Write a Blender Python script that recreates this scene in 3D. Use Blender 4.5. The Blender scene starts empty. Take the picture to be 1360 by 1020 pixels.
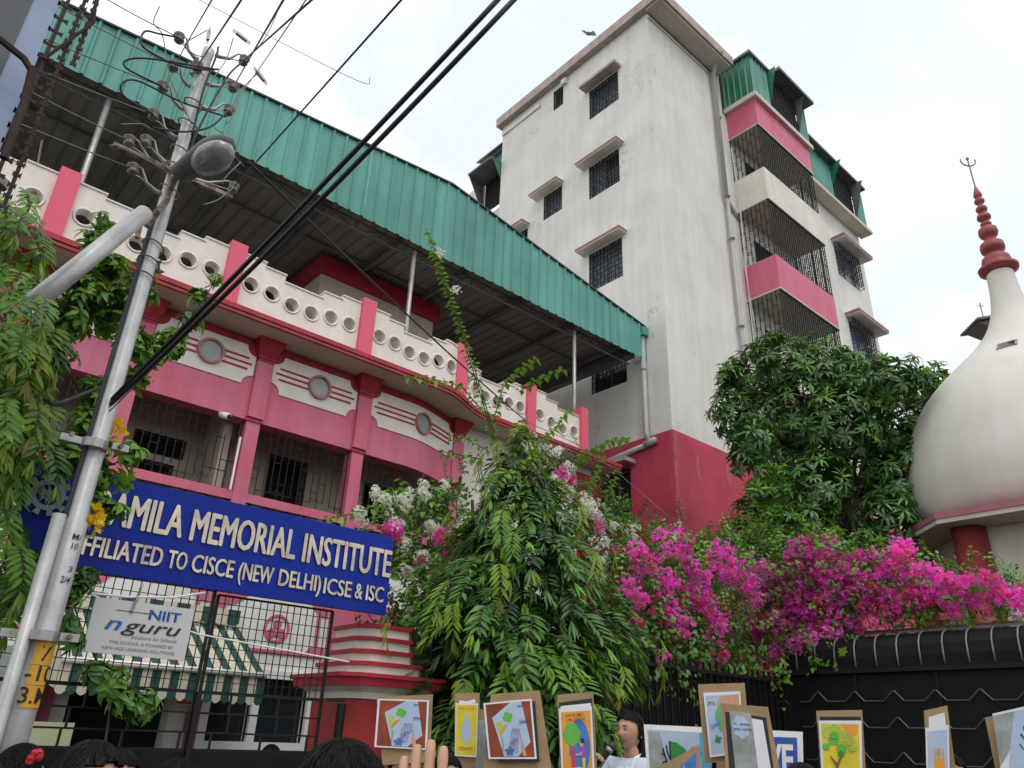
import bpy, bmesh, math, random
import numpy as np
from mathutils import Vector, Matrix
random.seed(7); RNG = np.random.default_rng(7)
S = bpy.context.scene; COL = S.collection; PI = math.pi
# ------------------------------------------------------------------ camera
YAW, PITCH, ROLL, FPX = 0.85700991, 0.43803662, 0.03749224, 1006.7086
fwd = np.array([math.cos(YAW)*math.cos(PITCH), math.sin(YAW)*math.cos(PITCH), math.sin(PITCH)])
rgt = np.array([math.sin(YAW), -math.cos(YAW), 0.]); upv = np.cross(rgt, fwd)
_c, _s = math.cos(ROLL), math.sin(ROLL)
rgt, upv = _c*rgt+_s*upv, -_s*rgt+_c*upv
CAM = np.array([0., 0., 1.6])
cam = bpy.data.cameras.new('camera'); cam.lens = FPX/1360*36; cam.sensor_width = 36
cam.clip_start = 0.05; cam.clip_end = 2000
co = bpy.data.objects.new('camera', cam); COL.objects.link(co)
M = Matrix([[rgt[i], upv[i], -fwd[i], CAM[i]] for i in range(3)]+[[0, 0, 0, 1]])
co.matrix_world = M; S.camera = co
# ------------------------------------------------------------------ sky, sun, exposure
W = bpy.data.worlds.new('World'); S.world = W; W.use_nodes = True
nt = W.node_tree; nt.nodes.clear(); N = nt.nodes.new; L = nt.links.new
SUN_EL, SUN_AZ = math.radians(58), math.radians(250)   # azimuth measured like the lamp below
out = N('ShaderNodeOutputWorld'); bg = N('ShaderNodeBackground'); bg.inputs[1].default_value = 0.1
sky = N('ShaderNodeTexSky'); sky.sky_type = 'NISHITA'; sky.sun_disc = False
sky.sun_elevation = SUN_EL; sky.sun_rotation = math.radians(90)-SUN_AZ; sky.dust_density = 2.0
tc = N('ShaderNodeTexCoord'); mp = N('ShaderNodeMapping'); mp.inputs['Scale'].default_value = (1.0, 1.0, 2.0)
mp.inputs['Location'].default_value = (0.35, 0.1, 0.0)
no = N('ShaderNodeTexNoise'); no.inputs['Scale'].default_value = 1.9; no.inputs['Detail'].default_value = 5; no.inputs['Roughness'].default_value = 0.5
rp = N('ShaderNodeValToRGB'); rp.color_ramp.elements[0].position = 0.40; rp.color_ramp.elements[1].position = 0.60
rp.color_ramp.elements[0].color = (0.90,)*3+(1,); rp.color_ramp.elements[1].color = (1.0,)*3+(1,)
n2 = N('ShaderNodeTexNoise'); n2.inputs['Scale'].default_value = 2.6; n2.inputs['Detail'].default_value = 5
r2 = N('ShaderNodeValToRGB'); r2.color_ramp.elements[0].color = (9.7, 10.5, 11.2, 1); r2.color_ramp.elements[1].color = (13.4, 13.6, 13.6, 1)
r2.color_ramp.elements[0].position = 0.36; r2.color_ramp.elements[1].position = 0.50
mix = N('ShaderNodeMix'); mix.data_type = 'RGBA'
L(tc.outputs['Generated'], mp.inputs[0]); L(mp.outputs[0], no.inputs[0]); L(mp.outputs[0], n2.inputs[0])
dt = N('ShaderNodeVectorMath'); dt.operation = 'DOT_PRODUCT'; dt.inputs[1].default_value = (0.90, 0.04, 0.43)   # the cloud cover thins out over the far end of the street
ma = N('ShaderNodeMath'); ma.operation = 'MULTIPLY_ADD'; ma.inputs[1].default_value = -0.42; ma.inputs[2].default_value = 0.24
ad = N('ShaderNodeMath'); ad.operation = 'ADD'; L(tc.outputs['Generated'], dt.inputs[0]); L(dt.outputs['Value'], ma.inputs[0]); L(ma.outputs[0], ad.inputs[0]); L(n2.outputs[0], ad.inputs[1])
L(no.outputs[0], rp.inputs[0]); L(ad.outputs[0], r2.inputs[0]); L(rp.outputs[0], mix.inputs['Factor'])
L(sky.outputs[0], mix.inputs['A']); L(r2.outputs[0], mix.inputs['B']); L(mix.outputs['Result'], bg.inputs[0]); L(bg.outputs[0], out.inputs[0])
sl = bpy.data.lights.new('sun', 'SUN'); sl.energy = 0.9; sl.angle = math.radians(25); sl.color = (1, 0.97, 0.92)
so = bpy.data.objects.new('sun', sl); COL.objects.link(so)
sd = Vector((math.cos(SUN_AZ)*math.cos(SUN_EL), math.sin(SUN_AZ)*math.cos(SUN_EL), math.sin(SUN_EL)))
so.rotation_euler = sd.to_track_quat('Z', 'Y').to_euler()
S.view_settings.view_transform = 'Standard'; S.view_settings.look = 'None'; S.view_settings.gamma = 1
S.view_settings.exposure = 0.0; S.view_settings.use_curve_mapping = False
S.render.engine = 'CYCLES'
# ------------------------------------------------------------------ helpers
def ray(x, y):
    d = fwd*FPX+rgt*(x-680)-upv*(y-510); return d/np.linalg.norm(d)
def at(x, y, X=None, Y=None, Z=None, D=None):
    """where the sight line of photo point x, y meets a real plane (or horizontal distance D)"""
    d = ray(x, y)
    if X is not None: t = (X-CAM[0])/d[0]
    elif Y is not None: t = (Y-CAM[1])/d[1]
    elif Z is not None: t = (Z-CAM[2])/d[2]
    else: t = D/math.hypot(d[0], d[1])
    return CAM+d*t
V3 = lambda p: Vector((float(p[0]), float(p[1]), float(p[2])))
class MB:
    def __init__(s): s.v = []; s.f = []; s.m = []
    def add(s, vs, fs, mi=0):
        o = len(s.v); s.v += [tuple(float(c) for c in p) for p in vs]; s.f += [tuple(i+o for i in f) for f in fs]; s.m += [mi]*len(fs); return s
    def box(s, a, b, mi=0):
        x0, y0, z0 = a; x1, y1, z1 = b
        return s.add([(x0,y0,z0),(x1,y0,z0),(x1,y1,z0),(x0,y1,z0),(x0,y0,z1),(x1,y0,z1),(x1,y1,z1),(x0,y1,z1)],
                     [(0,3,2,1),(4,5,6,7),(0,1,5,4),(1,2,6,5),(2,3,7,6),(3,0,4,7)], mi)
    def bar(s, p, q, w, h=None, mi=0):
        """square bar from p to q"""
        h = h or w; p, q = V3(p), V3(q); d = (q-p).normalized()
        u = d.cross(Vector((0,0,1))); u = u.normalized() if u.length > .01 else Vector((1,0,0)); v = u.cross(d)
        u *= w/2; v *= h/2
        return s.add([p-u-v,p+u-v,p+u+v,p-u+v,q-u-v,q+u-v,q+u+v,q-u+v],[(0,3,2,1),(4,5,6,7),(0,1,5,4),(1,2,6,5),(2,3,7,6),(3,0,4,7)], mi)
    def tube(s, pts, r, n=6, mi=0, cap=True):
        pts = [V3(p) for p in pts]; k = len(pts); rs = r if hasattr(r, '__len__') else [r]*k
        t0 = (pts[1]-pts[0]).normalized(); u = t0.orthogonal().normalized(); rings = []
        for i, p in enumerate(pts):
            t = ((pts[i+1] if i < k-1 else p)-(pts[i-1] if i else p)).normalized()
            u = (u-t*u.dot(t)); u = u.normalized() if u.length > 1e-6 else t.orthogonal().normalized(); w = t.cross(u)
            rings += [p+(u*math.cos(a)+w*math.sin(a))*rs[i] for a in [2*PI*j/n for j in range(n)]]
        fs = [(i*n+j, i*n+(j+1)%n, (i+1)*n+(j+1)%n, (i+1)*n+j) for i in range(k-1) for j in range(n)]
        if cap: fs += [tuple(range(n))[::-1], tuple(range((k-1)*n, k*n))]
        return s.add(rings, fs, mi)
    def lathe(s, prof, c, n=24, axis=None, mi=0, a0=0, a1=2*PI):
        """prof [(r, h)], revolved about axis (default up) through c"""
        ax = (axis or Vector((0,0,1))).normalized(); u = ax.orthogonal().normalized() if axis else Vector((1,0,0)); w = ax.cross(u); c = V3(c)
        vs = [c+ax*h+(u*math.cos(2*PI*j/n)+w*math.sin(2*PI*j/n))*r for r, h in prof for j in range(n)]
        k = len(prof); fs = [(i*n+j, i*n+(j+1)%n, (i+1)*n+(j+1)%n, (i+1)*n+j) for i in range(k-1) for j in range(n)]
        if prof[0] != prof[-1]: fs += [tuple(range(n))[::-1], tuple(range((k-1)*n, k*n))]
        return s.add(vs, fs, mi)
    def prism(s, poly, o, u, v, d, mi=0, u0=None):
        """polygon [(a, b)] in frame o, u, v pushed by vector d"""
        o, u, v, d = V3(o), V3(u), V3(v), V3(d); n = len(poly)
        A = [o+u*a+v*b for a, b in poly]; B = [p+d for p in A]
        return s.add(A+B, [tuple(range(n)), tuple(range(n, 2*n))[::-1]]+[(i, i+n, (i+1) % n+n, (i+1) % n) for i in range(n)], mi)
    def mesh(s, name, mats, off=(0,0,0), smooth=False, fix=True):
        me = bpy.data.meshes.new(name); o = V3(off)
        me.from_pydata([(p[0]-o.x, p[1]-o.y, p[2]-o.z) for p in s.v], [], s.f)
        for m in (mats if isinstance(mats, (list, tuple)) else [mats]): me.materials.append(m)
        if len(me.polygons):
            me.polygons.foreach_set('material_index', s.m)
            if fix and len(me.polygons) < 60000:
                b = bmesh.new(); b.from_mesh(me); bmesh.ops.recalc_face_normals(b, faces=b.faces); b.to_mesh(me); b.free()
            if smooth: me.polygons.foreach_set('use_smooth', [True]*len(me.polygons))
        me.update(); return me
ORG = {}
def thing(name, label, cat, loc=(0,0,0), group=None, rz=0):
    o = bpy.data.objects.new(name, None); COL.objects.link(o); o.location = V3(loc); o.rotation_euler = (0,0,rz)
    o.empty_display_size = .2; o['label'] = label; o['category'] = cat
    if group: o['group'] = group
    ORG[o.name] = V3(loc); return o
def root_org(p):
    while p.parent: p = p.parent
    return ORG.get(p.name, Vector((0,0,0)))
def part(name, mb, mats, parent, label=None, smooth=False, kind=None, local=False, fix=True):
    off = Vector((0,0,0)) if local else root_org(parent)
    me = mb if isinstance(mb, bpy.types.Mesh) else mb.mesh(name, mats, off, smooth, fix)
    o = bpy.data.objects.new(name, me); COL.objects.link(o); o.parent = parent
    if label: o['label'] = label
    if kind: o['kind'] = kind
    return o
def solo(name, mb, mats, label=None, cat=None, group=None, kind=None, smooth=False, loc=(0,0,0), fix=True):
    me = mb if isinstance(mb, bpy.types.Mesh) else mb.mesh(name, mats, loc, smooth, fix)
    o = bpy.data.objects.new(name, me); COL.objects.link(o); o.location = V3(loc)
    for k, v in (('label', label), ('category', cat), ('group', group), ('kind', kind)):
        if v: o[k] = v
    return o
# ------------------------------------------------------------------ materials
def pm(name, c, rough=.7, metal=0., nscale=3., namt=.15, bump=0., bscale=40., c2=None, streak=0., trans=0., spec=.5, thresh=None, coat=0., objvar=0.):
    m = bpy.data.materials.new(name); m.use_nodes = True; t = m.node_tree; n = t.nodes; l = t.links.new
    b = n['Principled BSDF']; b.inputs['Roughness'].default_value = rough; b.inputs['Metallic'].default_value = metal
    b.inputs['Specular IOR Level'].default_value = spec; b.inputs['Coat Weight'].default_value = coat
    g = n.new('ShaderNodeNewGeometry')
    tx = n.new('ShaderNodeTexNoise'); tx.inputs['Scale'].default_value = nscale; tx.inputs['Detail'].default_value = 8; tx.inputs['Roughness'].default_value = .62
    l(g.outputs['Position'], tx.inputs['Vector'])
    rr = n.new('ShaderNodeValToRGB'); rr.color_ramp.elements[0].position, rr.color_ramp.elements[1].position = thresh or (.3, .7)
    cc = c2 or tuple(x*(1-namt*2) for x in c)
    rr.color_ramp.elements[0].color = (*cc, 1); rr.color_ramp.elements[1].color = (*[min(x*(1+(0 if c2 else namt*.4)), 1) for x in c], 1)
    l(tx.outputs[0], rr.inputs[0]); col = rr.outputs[0]
    if streak:
        mpn = n.new('ShaderNodeMapping'); mpn.inputs['Scale'].default_value = (5, 5, .35); l(g.outputs['Position'], mpn.inputs[0])
        t2 = n.new('ShaderNodeTexNoise'); t2.inputs['Scale'].default_value = 1.0; t2.inputs['Detail'].default_value = 6; l(mpn.outputs[0], t2.inputs[0])
        r3 = n.new('ShaderNodeValToRGB'); r3.color_ramp.elements[0].position = .35; r3.color_ramp.elements[1].position = .6
        k = 1-streak; r3.color_ramp.elements[0].color = (k, k, k*.98, 1); r3.color_ramp.elements[1].color = (1, 1, 1, 1); l(t2.outputs[0], r3.inputs[0])
        mm = n.new('ShaderNodeMix'); mm.data_type = 'RGBA'; mm.blend_type = 'MULTIPLY'; mm.inputs['Factor'].default_value = 1
        l(col, mm.inputs['A']); l(r3.outputs[0], mm.inputs['B']); col = mm.outputs['Result']
    if objvar:
        oi = n.new('ShaderNodeObjectInfo'); ad = n.new('ShaderNodeMath'); ad.operation = 'MULTIPLY_ADD'; l(oi.outputs['Random'], ad.inputs[0])
        ad.inputs[1].default_value = objvar; ad.inputs[2].default_value = 1-objvar/2
        hs = n.new('ShaderNodeHueSaturation'); l(ad.outputs[0], hs.inputs['Value']); l(col, hs.inputs['Color']); col = hs.outputs[0]
    l(col, b.inputs['Base Color'])
    if bump:
        tb = n.new('ShaderNodeTexNoise'); tb.inputs['Scale'].default_value = bscale; tb.inputs['Detail'].default_value = 6; l(g.outputs['Position'], tb.inputs['Vector'])
        bu = n.new('ShaderNodeBump'); bu.inputs['Strength'].default_value = bump; bu.inputs['Distance'].default_value = .02
        l(tb.outputs[0], bu.inputs['Height']); l(bu.outputs[0], b.inputs['Normal'])
    if trans:
        tr = n.new('ShaderNodeBsdfTranslucent'); ms = n.new('ShaderNodeMixShader'); ms.inputs[0].default_value = trans
        bc = n.new('ShaderNodeMix'); bc.data_type = 'RGBA'; bc.blend_type = 'MULTIPLY'; bc.inputs['Factor'].default_value = 1; bc.inputs['B'].default_value = (1.3, 1.25, .6, 1)
        if trans > .39: bc.inputs['B'].default_value = (1, 1, 1, 1)
        l(col, bc.inputs['A']); l(bc.outputs['Result'], tr.inputs[0]); l(b.outputs[0], ms.inputs[1]); l(tr.outputs[0], ms.inputs[2]); l(ms.outputs[0], n['Material Output'].inputs[0])
    return m
def tower_wall_mat():
    m = pm('tower_plaster', (.70,.685,.655), .9, nscale=.8, namt=.075, bump=.2, bscale=25, streak=.07)
    t = m.node_tree; n = t.nodes; l = t.links.new; b = n['Principled BSDF']
    src = b.inputs['Base Color'].links[0].from_socket; g = [x for x in n if x.type == 'NEW_GEOMETRY'][0]
    a = n.new('ShaderNodeTexNoise'); a.inputs['Scale'].default_value = .45; a.inputs['Detail'].default_value = 3; l(g.outputs['Position'], a.inputs['Vector'])
    f = n.new('ShaderNodeTexNoise'); f.inputs['Scale'].default_value = 4.2; f.inputs['Detail'].default_value = 9; f.inputs['Roughness'].default_value = .75; l(g.outputs['Position'], f.inputs['Vector'])
    ml = n.new('ShaderNodeMath'); ml.operation = 'MULTIPLY'; l(a.outputs[0], ml.inputs[0]); l(f.outputs[0], ml.inputs[1])
    r = n.new('ShaderNodeValToRGB'); r.color_ramp.elements[0].position = .362; r.color_ramp.elements[1].position = .40
    r.color_ramp.elements[0].color = (0,)*3+(1,); r.color_ramp.elements[1].color = (.55,)*3+(1,); l(ml.outputs[0], r.inputs[0])
    mm = n.new('ShaderNodeMix'); mm.data_type = 'RGBA'; l(r.outputs[0], mm.inputs['Factor']); l(src, mm.inputs['A']); mm.inputs['B'].default_value = (.30,.28,.25,1)
    l(mm.outputs['Result'], b.inputs['Base Color']); return m
def chalk_pink():
    m = pm('plinth_pink', (.55,.050,.105), .8, nscale=1.2, namt=.16, bump=.2, bscale=20)
    t = m.node_tree; n = t.nodes; l = t.links.new; b = n['Principled BSDF']
    src = b.inputs['Base Color'].links[0].from_socket; g = [x for x in n if x.type == 'NEW_GEOMETRY'][0]
    mpn = n.new('ShaderNodeMapping'); mpn.inputs['Scale'].default_value = (1.4, 1.4, .3); l(g.outputs['Position'], mpn.inputs[0])
    f = n.new('ShaderNodeTexNoise'); f.inputs['Scale'].default_value = 1.5; f.inputs['Detail'].default_value = 9; f.inputs['Roughness'].default_value = .7; l(mpn.outputs[0], f.inputs['Vector'])
    r = n.new('ShaderNodeValToRGB'); r.color_ramp.elements[0].position = .57; r.color_ramp.elements[1].position = .80
    r.color_ramp.elements[0].color = (0,)*3+(1,); r.color_ramp.elements[1].color = (.8,)*3+(1,); l(f.outputs[0], r.inputs[0])
    mm = n.new('ShaderNodeMix'); mm.data_type = 'RGBA'; l(r.outputs[0], mm.inputs['Factor']); l(src, mm.inputs['A']); mm.inputs['B'].default_value = (.55,.27,.34,1)
    l(mm.outputs['Result'], b.inputs['Base Color']); return m
m_tower = tower_wall_mat(); m_plinth = chalk_pink()
m_cornice = pm('cornice_paint', (.50,.40,.37), .85, nscale=2, namt=.15, streak=.2)
m_soffit = pm('soffit_plaster', (.62,.56,.48), .9, nscale=1.5, namt=.1, bump=.2)
m_cream = pm('cream_paint', (.80,.73,.68), .8, nscale=4, namt=.06, bump=.15, bscale=60, streak=.07)
m_cream2 = pm('cream_wall_paint', (.74,.69,.62), .85, nscale=2, namt=.08, bump=.2, streak=.08)
m_pink = pm('pink_paint', (.60,.085,.165), .6, nscale=1.3, namt=.10, bump=.15, bscale=30, c2=(.58,.17,.26), thresh=(.3, .75), streak=.13)
m_pinkpil = pm('pink_pillar_paint', (.70,.10,.17), .65, nscale=14, namt=.1, bump=.3, c2=(.78,.42,.45), thresh=(.22, .34))
m_crim = pm('crimson_paint', (.43,.018,.040), .6, nscale=3, namt=.15, bump=.15, streak=.15)
m_white = pm('white_wall_paint', (.80,.79,.76), .8, nscale=2, namt=.05, streak=.1, bump=.15)
m_beige = pm('beige_wall', (.56,.49,.42), .9, nscale=1.5, namt=.1, bump=.15, streak=.1)
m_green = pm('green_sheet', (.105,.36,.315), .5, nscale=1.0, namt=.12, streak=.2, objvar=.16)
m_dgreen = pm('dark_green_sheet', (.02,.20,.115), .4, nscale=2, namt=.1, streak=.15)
m_shed = pm('grey_sheet_underside', (.25,.24,.225), .7, nscale=2, namt=.15)
m_trim = pm('dark_trim', (.03,.035,.06), .6)
m_iron = pm('black_iron', (.009,.009,.010), .6, nscale=20, namt=.2, spec=.3)
m_sheet = pm('black_sheet_steel', (.008,.0075,.0075), .65, nscale=4, namt=.3, spec=.25)
m_steel = pm('galvanised_steel', (.42,.42,.41), .45, metal=.6, nscale=8, namt=.15)
m_pole = pm('silver_pole_paint', (.56,.56,.56), .42, metal=.35, nscale=6, namt=.12, bump=.1)
m_rust = pm('rusty_steel', (.12,.055,.035), .85, nscale=18, namt=.3, c2=(.33,.28,.22), thresh=(.45,.6))
m_drust = pm('dark_rust', (.045,.022,.018), .85, nscale=18, namt=.3)
m_glass = pm('dark_glass', (.022,.026,.032), .12, spec=.6)
m_bluish = pm('bluish_pane', (.14,.19,.25), .2, nscale=1.5, namt=.25)
m_frost = pm('frosted_pane', (.30,.33,.35), .3, nscale=5, namt=.12)
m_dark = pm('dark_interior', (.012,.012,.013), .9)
m_pvc = pm('grey_pvc', (.42,.41,.42), .45, nscale=4, namt=.08)
m_pvcw = pm('white_pvc', (.66,.63,.60), .5, nscale=4, namt=.08, streak=.15)
m_blue = pm('blue_sign_sheet', (.006,.026,.31), .45, nscale=1.5, namt=.08, spec=.15)
m_letter = pm('polished_steel', (.46,.40,.33), .14, metal=1., nscale=7, namt=.25, bump=.35, bscale=5)
m_cable = pm('black_cable', (.012,.012,.014), .5)
m_wire = pm('aluminium_wire', (.20,.20,.21), .5, metal=.4)
m_ceram = pm('brown_grey_porcelain', (.22,.19,.16), .3, nscale=30, namt=.2)
m_whitep = pm('white_paint', (.82,.82,.82), .5, nscale=4, namt=.04)
m_wood = pm('bark', (.10,.075,.05), .9, nscale=15, namt=.3, bump=.6)
m_road = pm('asphalt', (.055,.055,.055), .9, nscale=30, namt=.25, bump=.4)
m_pave = pm('pavement', (.25,.235,.21), .9, nscale=10, namt=.2, bump=.3)
m_earth = pm('garden_earth', (.07,.055,.035), .95, nscale=6, namt=.3, bump=.5)
m_dome = pm('dome_paint', (.66,.64,.60), .8, nscale=.9, namt=.06, streak=.045, bump=.08, bscale=8)
m_maroon = pm('maroon_paint', (.30,.05,.055), .5, nscale=5, namt=.15)
m_tin = pm('grey_tin', (.16,.155,.15), .6, nscale=3, namt=.2)
# ================================================================== ground
mb = MB(); mb.add([(-150,-150,0),(250,-150,0),(250,250,0),(-150,250,0)], [(0,1,2,3)]); solo('road', mb, m_road, kind='structure')
mb = MB(); mb.box((-12,4.3,-.2),(9.75,5.45,.15)); mb.box((8.6,-12,-.2),(9.75,4.298,.146)); solo('pavement', mb, m_pave, kind='structure')
mb = MB(); mb.box((-12,5.9,-.2),(40,40,.05)); mb.box((9.95,-12,-.2),(40,5.898,.05)); solo('garden_ground', mb, m_earth, kind='structure')
# ================================================================== walls with openings
def wall_open(mb, P, u0, u1, z0, z1, ops, depth, mi=0, rmi=None):
    """P(u, z, d) -> point, d = depth into the wall; ops = [(ua, ub, za, zb)]"""
    rmi = mi if rmi is None else rmi
    us = sorted({u0, u1, *[o[0] for o in ops], *[o[1] for o in ops]}); zs = sorted({z0, z1, *[o[2] for o in ops], *[o[3] for o in ops]})
    for a, b in zip(us, us[1:]):
        for c, d in zip(zs, zs[1:]):
            um, zm = (a+b)/2, (c+d)/2
            if any(o[0] < um < o[1] and o[2] < zm < o[3] for o in ops): continue
            mb.add([P(a,c,0),P(b,c,0),P(b,d,0),P(a,d,0)], [(0,1,2,3)], mi)
    for a, b, c, d in ops:
        q = [(a,c),(b,c),(b,d),(a,d)]
        for i in range(4):
            e, f = q[i], q[(i+1) % 4]
            mb.add([P(*e,0),P(*f,0),P(*f,depth),P(*e,depth)], [(0,1,2,3)], rmi)
TX, TY = 13.2, 9.64
tower = thing('tower_building', 'tall cream plaster apartment block with pink base and weathered walls behind the school roof', 'building', (TX,TY,0))
PL = lambda u, z, d: (TX+d, u, z)            # left face, u = Y
PR = lambda u, z, d: (u, TY+d, z)            # street face, u = X
lw = [(10.86,12.05,19.02,20.21),(10.92,12.1,15.97,17.17),(10.92,12.14,12.8,14.05),(10.9,12.1,9.7,10.92),(13.22,14.04,16.28,17.2),(13.2,13.66,20.55,21.4),
      (14.75,15.25,15.5,16.4),(13.3,14.1,13.0,14.05)]
lp = [(10.87,11.78,6.2,7.45)]
rw = [(23.65,25.3,17.1,18.42),(23.75,25.35,13.95,15.3)]
ZP = 8.07
mb = MB()
wall_open(mb, PL, TY, 16.25, ZP, 21.9, lw, .22); wall_open(mb, PR, TX, 26.1, ZP, 20.1, rw, .22)
mb.add([(TX,TY,20.1),(16.9,TY,20.1),(16.9,TY,21.9),(TX,TY,21.9)], [(0,1,2,3)])
mb.add([(16.9,TY,20.1),(16.9,16.25,20.1),(16.9,16.25,21.9),(16.9,TY,21.9)], [(0,1,2,3)])
mb.add([(TX,TY,21.9),(16.9,TY,21.9),(16.9,16.25,21.9),(TX,16.25,21.9)], [(0,1,2,3)])
mb.add([(16.9,TY,20.1),(26.1,TY,20.1),(26.1,20,20.1),(16.9,20,20.1)], [(0,1,2,3)])
mb.add([(26.1,TY,ZP),(26.1,20,ZP),(26.1,20,20.1),(26.1,TY,20.1)], [(0,1,2,3)])
mb.add([(TX,16.25,0),(TX+.9,16.25,0),(TX+.9,16.25,21.9),(TX,16.25,21.9)], [(0,1,2,3)])
mb.add([(TX+.45,16.25,0),(TX+.45,21,0),(TX+.45,21,18.6),(TX+.45,16.25,18.6)], [(0,1,2,3)])
mb.add([(TX+.45,19.0,18.6),(TX+.45,21.4,18.6),(TX+.45,21.4,20.3),(TX+.45,17.4,20.3),(TX+.45,17.4,18.6)], [(0,1,2,3,4)])
part('wall', mb, m_tower, tower, fix=False)
mb = MB(); wall_open(mb, lambda u, z, d: (TX-.03+d, u, z), TY-.03, 16.25, 0, ZP, lp, .25); wall_open(mb, lambda u, z, d: (u, TY-.03+d, z), TX-.03, 26.1, 0, ZP, [], .25)
mb.add([(TX-.03,TY-.03,ZP),(26.1,TY-.03,ZP),(26.1,TY+.05,ZP),(TX+.05,TY+.05,ZP),(TX+.05,16.25,ZP),(TX-.03,16.25,ZP)], [(0,1,2,3),(0,3,4,5)])
part('plinth', mb, m_plinth, tower, 'crimson pink base with chalky patches', fix=False)
# cornice: slab round the top, wide on the street side
mb = MB(); mb.box((12.98,8.98,21.62),(16.75,16.4,21.98)); part('cornice', mb, m_cornice, tower)
mb = MB(); mb.box((13.06,9.05,21.56),(16.7,9.6,21.618)); part('eaves_soffit', mb, m_soffit, tower)
for a, b in (((TX-.05,TY-.05,21.38),(16.4,TY-.002,21.44)),((TX-.05,14.3,21.2),(TX-.002,16.25,21.38)),((TX-.12,13.0,21.3),(TX-.002,13.2,21.52))):
    mb = MB(); mb.box(a, b); part('plaster_moulding', mb, m_tower, tower)
# windows: frame, panes, grille, sun shade
def window(parent, axis, face, ua, ub, za, zb, bars=(9,8), pane=m_bluish, shade=None, shade_m=None, proj=.32, dark_half=False, bulge=0):
    """axis 'L': face at X, u=Y ; axis 'R': face at Y, u=X.  depth positive = into the building"""
    P = (lambda u, z, d: (face+d, u, z)) if axis == 'L' else (lambda u, z, d: (u, face+d, z))
    def bx(mb, u0, u1, z0, z1, d0, d1):
        p, q = P(u0,z0,d0), P(u1,z1,d1); mb.box([min(a,b) for a,b in zip(p,q)], [max(a,b) for a,b in zip(p,q)])
    mb = MB(); w = .05; 
    for a, b, c, d in ((ua,ub,za,za+w),(ua,ub,zb-w,zb),(ua,ua+w,za+w,zb-w),(ub-w,ub,za+w,zb-w),((ua+ub)/2-.025,(ua+ub)/2+.025,za+w,zb-w)): bx(mb, a, b, c, d, .12, .17)
    fr = part('window', mb, m_tin, parent)
    for i, (a, b) in enumerate(((ua+w,(ua+ub)/2-.025),((ua+ub)/2+.025,ub-w))):
        mb = MB(); bx(mb, a, b, za+w, zb-w, .14, .15); part('pane', mb, m_glass if (dark_half and i == 0) else pane, fr)
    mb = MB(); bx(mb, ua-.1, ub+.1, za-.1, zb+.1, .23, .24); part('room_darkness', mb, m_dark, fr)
    mb = MB(); nu, nz = bars; e = .02-bulge
    for i in range(nu+1):
        u = ua+.02+(ub-ua-.04)*i/nu; mb.bar(P(u,za,e), P(u,zb,e), .022)
    for j in range(nz+1):
        z = za+.02+(zb-za-.04)*j/nz; mb.bar(P(ua,z,e+.012), P(ub,z,e+.012), .014)
        if bulge: mb.bar(P(ua,z,e),P(ua,z,0),.014); mb.bar(P(ub,z,e),P(ub,z,0),.014)
    for i in range(nu):
        for j in range(nz):
            if (i+j) % 2: mb.bar(P(ua+.02+(ub-ua)*(i+.5)/nu, za+(zb-za)*j/nz, e), P(ua+.02+(ub-ua)*(i+.5)/nu, za+(zb-za)*(j+1)/nz, e), .012)
    part('grille', mb, m_iron, fr)
    if shade:
        s0, s1, sz, sh = shade; mb = MB(); bx(mb, s0, s1, sz, sz+sh, -proj, -.002); part('sun_shade', mb, [m_cream2, shade_m] if shade_m else m_cornice, parent)
        if shade_m:
            mb = MB(); bx(mb, s0-.012, s1+.012, sz+.03, sz+sh+.006, -proj-.012, -proj+.01); bx(mb, s0-.012, s0+.0, sz+.03, sz+sh+.006, -proj+.01, -.004); part('shade_edge', mb, shade_m, parent)
    return fr
m_shade = pm('shade_pink', (.36,.16,.18), .8, nscale=5, namt=.2)
window(tower,'L',TX,*lw[0],shade=(10.72,12.2,20.24,.10))
window(tower,'L',TX,*lw[1],shade=(10.75,12.35,17.2,.10),shade_m=m_shade,dark_half=True)
window(tower,'L',TX,*lw[2],shade=(10.75,12.35,14.08,.10),shade_m=m_shade)
window(tower,'L',TX,*lw[3],pane=m_glass)
window(tower,'L',TX,*lw[4],bars=(6,6),shade=(13.18,14.4,17.23,.10),shade_m=m_shade)
window(tower,'L',TX,*lw[5],bars=(4,7),pane=m_glass)
window(tower,'L',TX,*lw[6],bars=(4,6),shade=(14.7,15.5,16.45,.10),shade_m=m_shade)
window(tower,'L',TX,*lw[7],bars=(5,6),shade=(13.2,14.3,14.08,.10),shade_m=m_shade)
window(tower,'L',TX-.03,*lp[0],bars=(4,3),pane=m_glass,shade=(10.7,12.6,7.5,.1),proj=.4)
window(tower,'R',TY,*rw[0],bars=(9,8),shade=(23.5,25.7,18.45,.14),shade_m=m_shade,proj=.5,bulge=.18)
window(tower,'R',TY,*rw[1],bars=(9,8),shade=(23.6,25.85,15.33,.14),shade_m=m_shade,proj=.5,bulge=.18)
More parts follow.
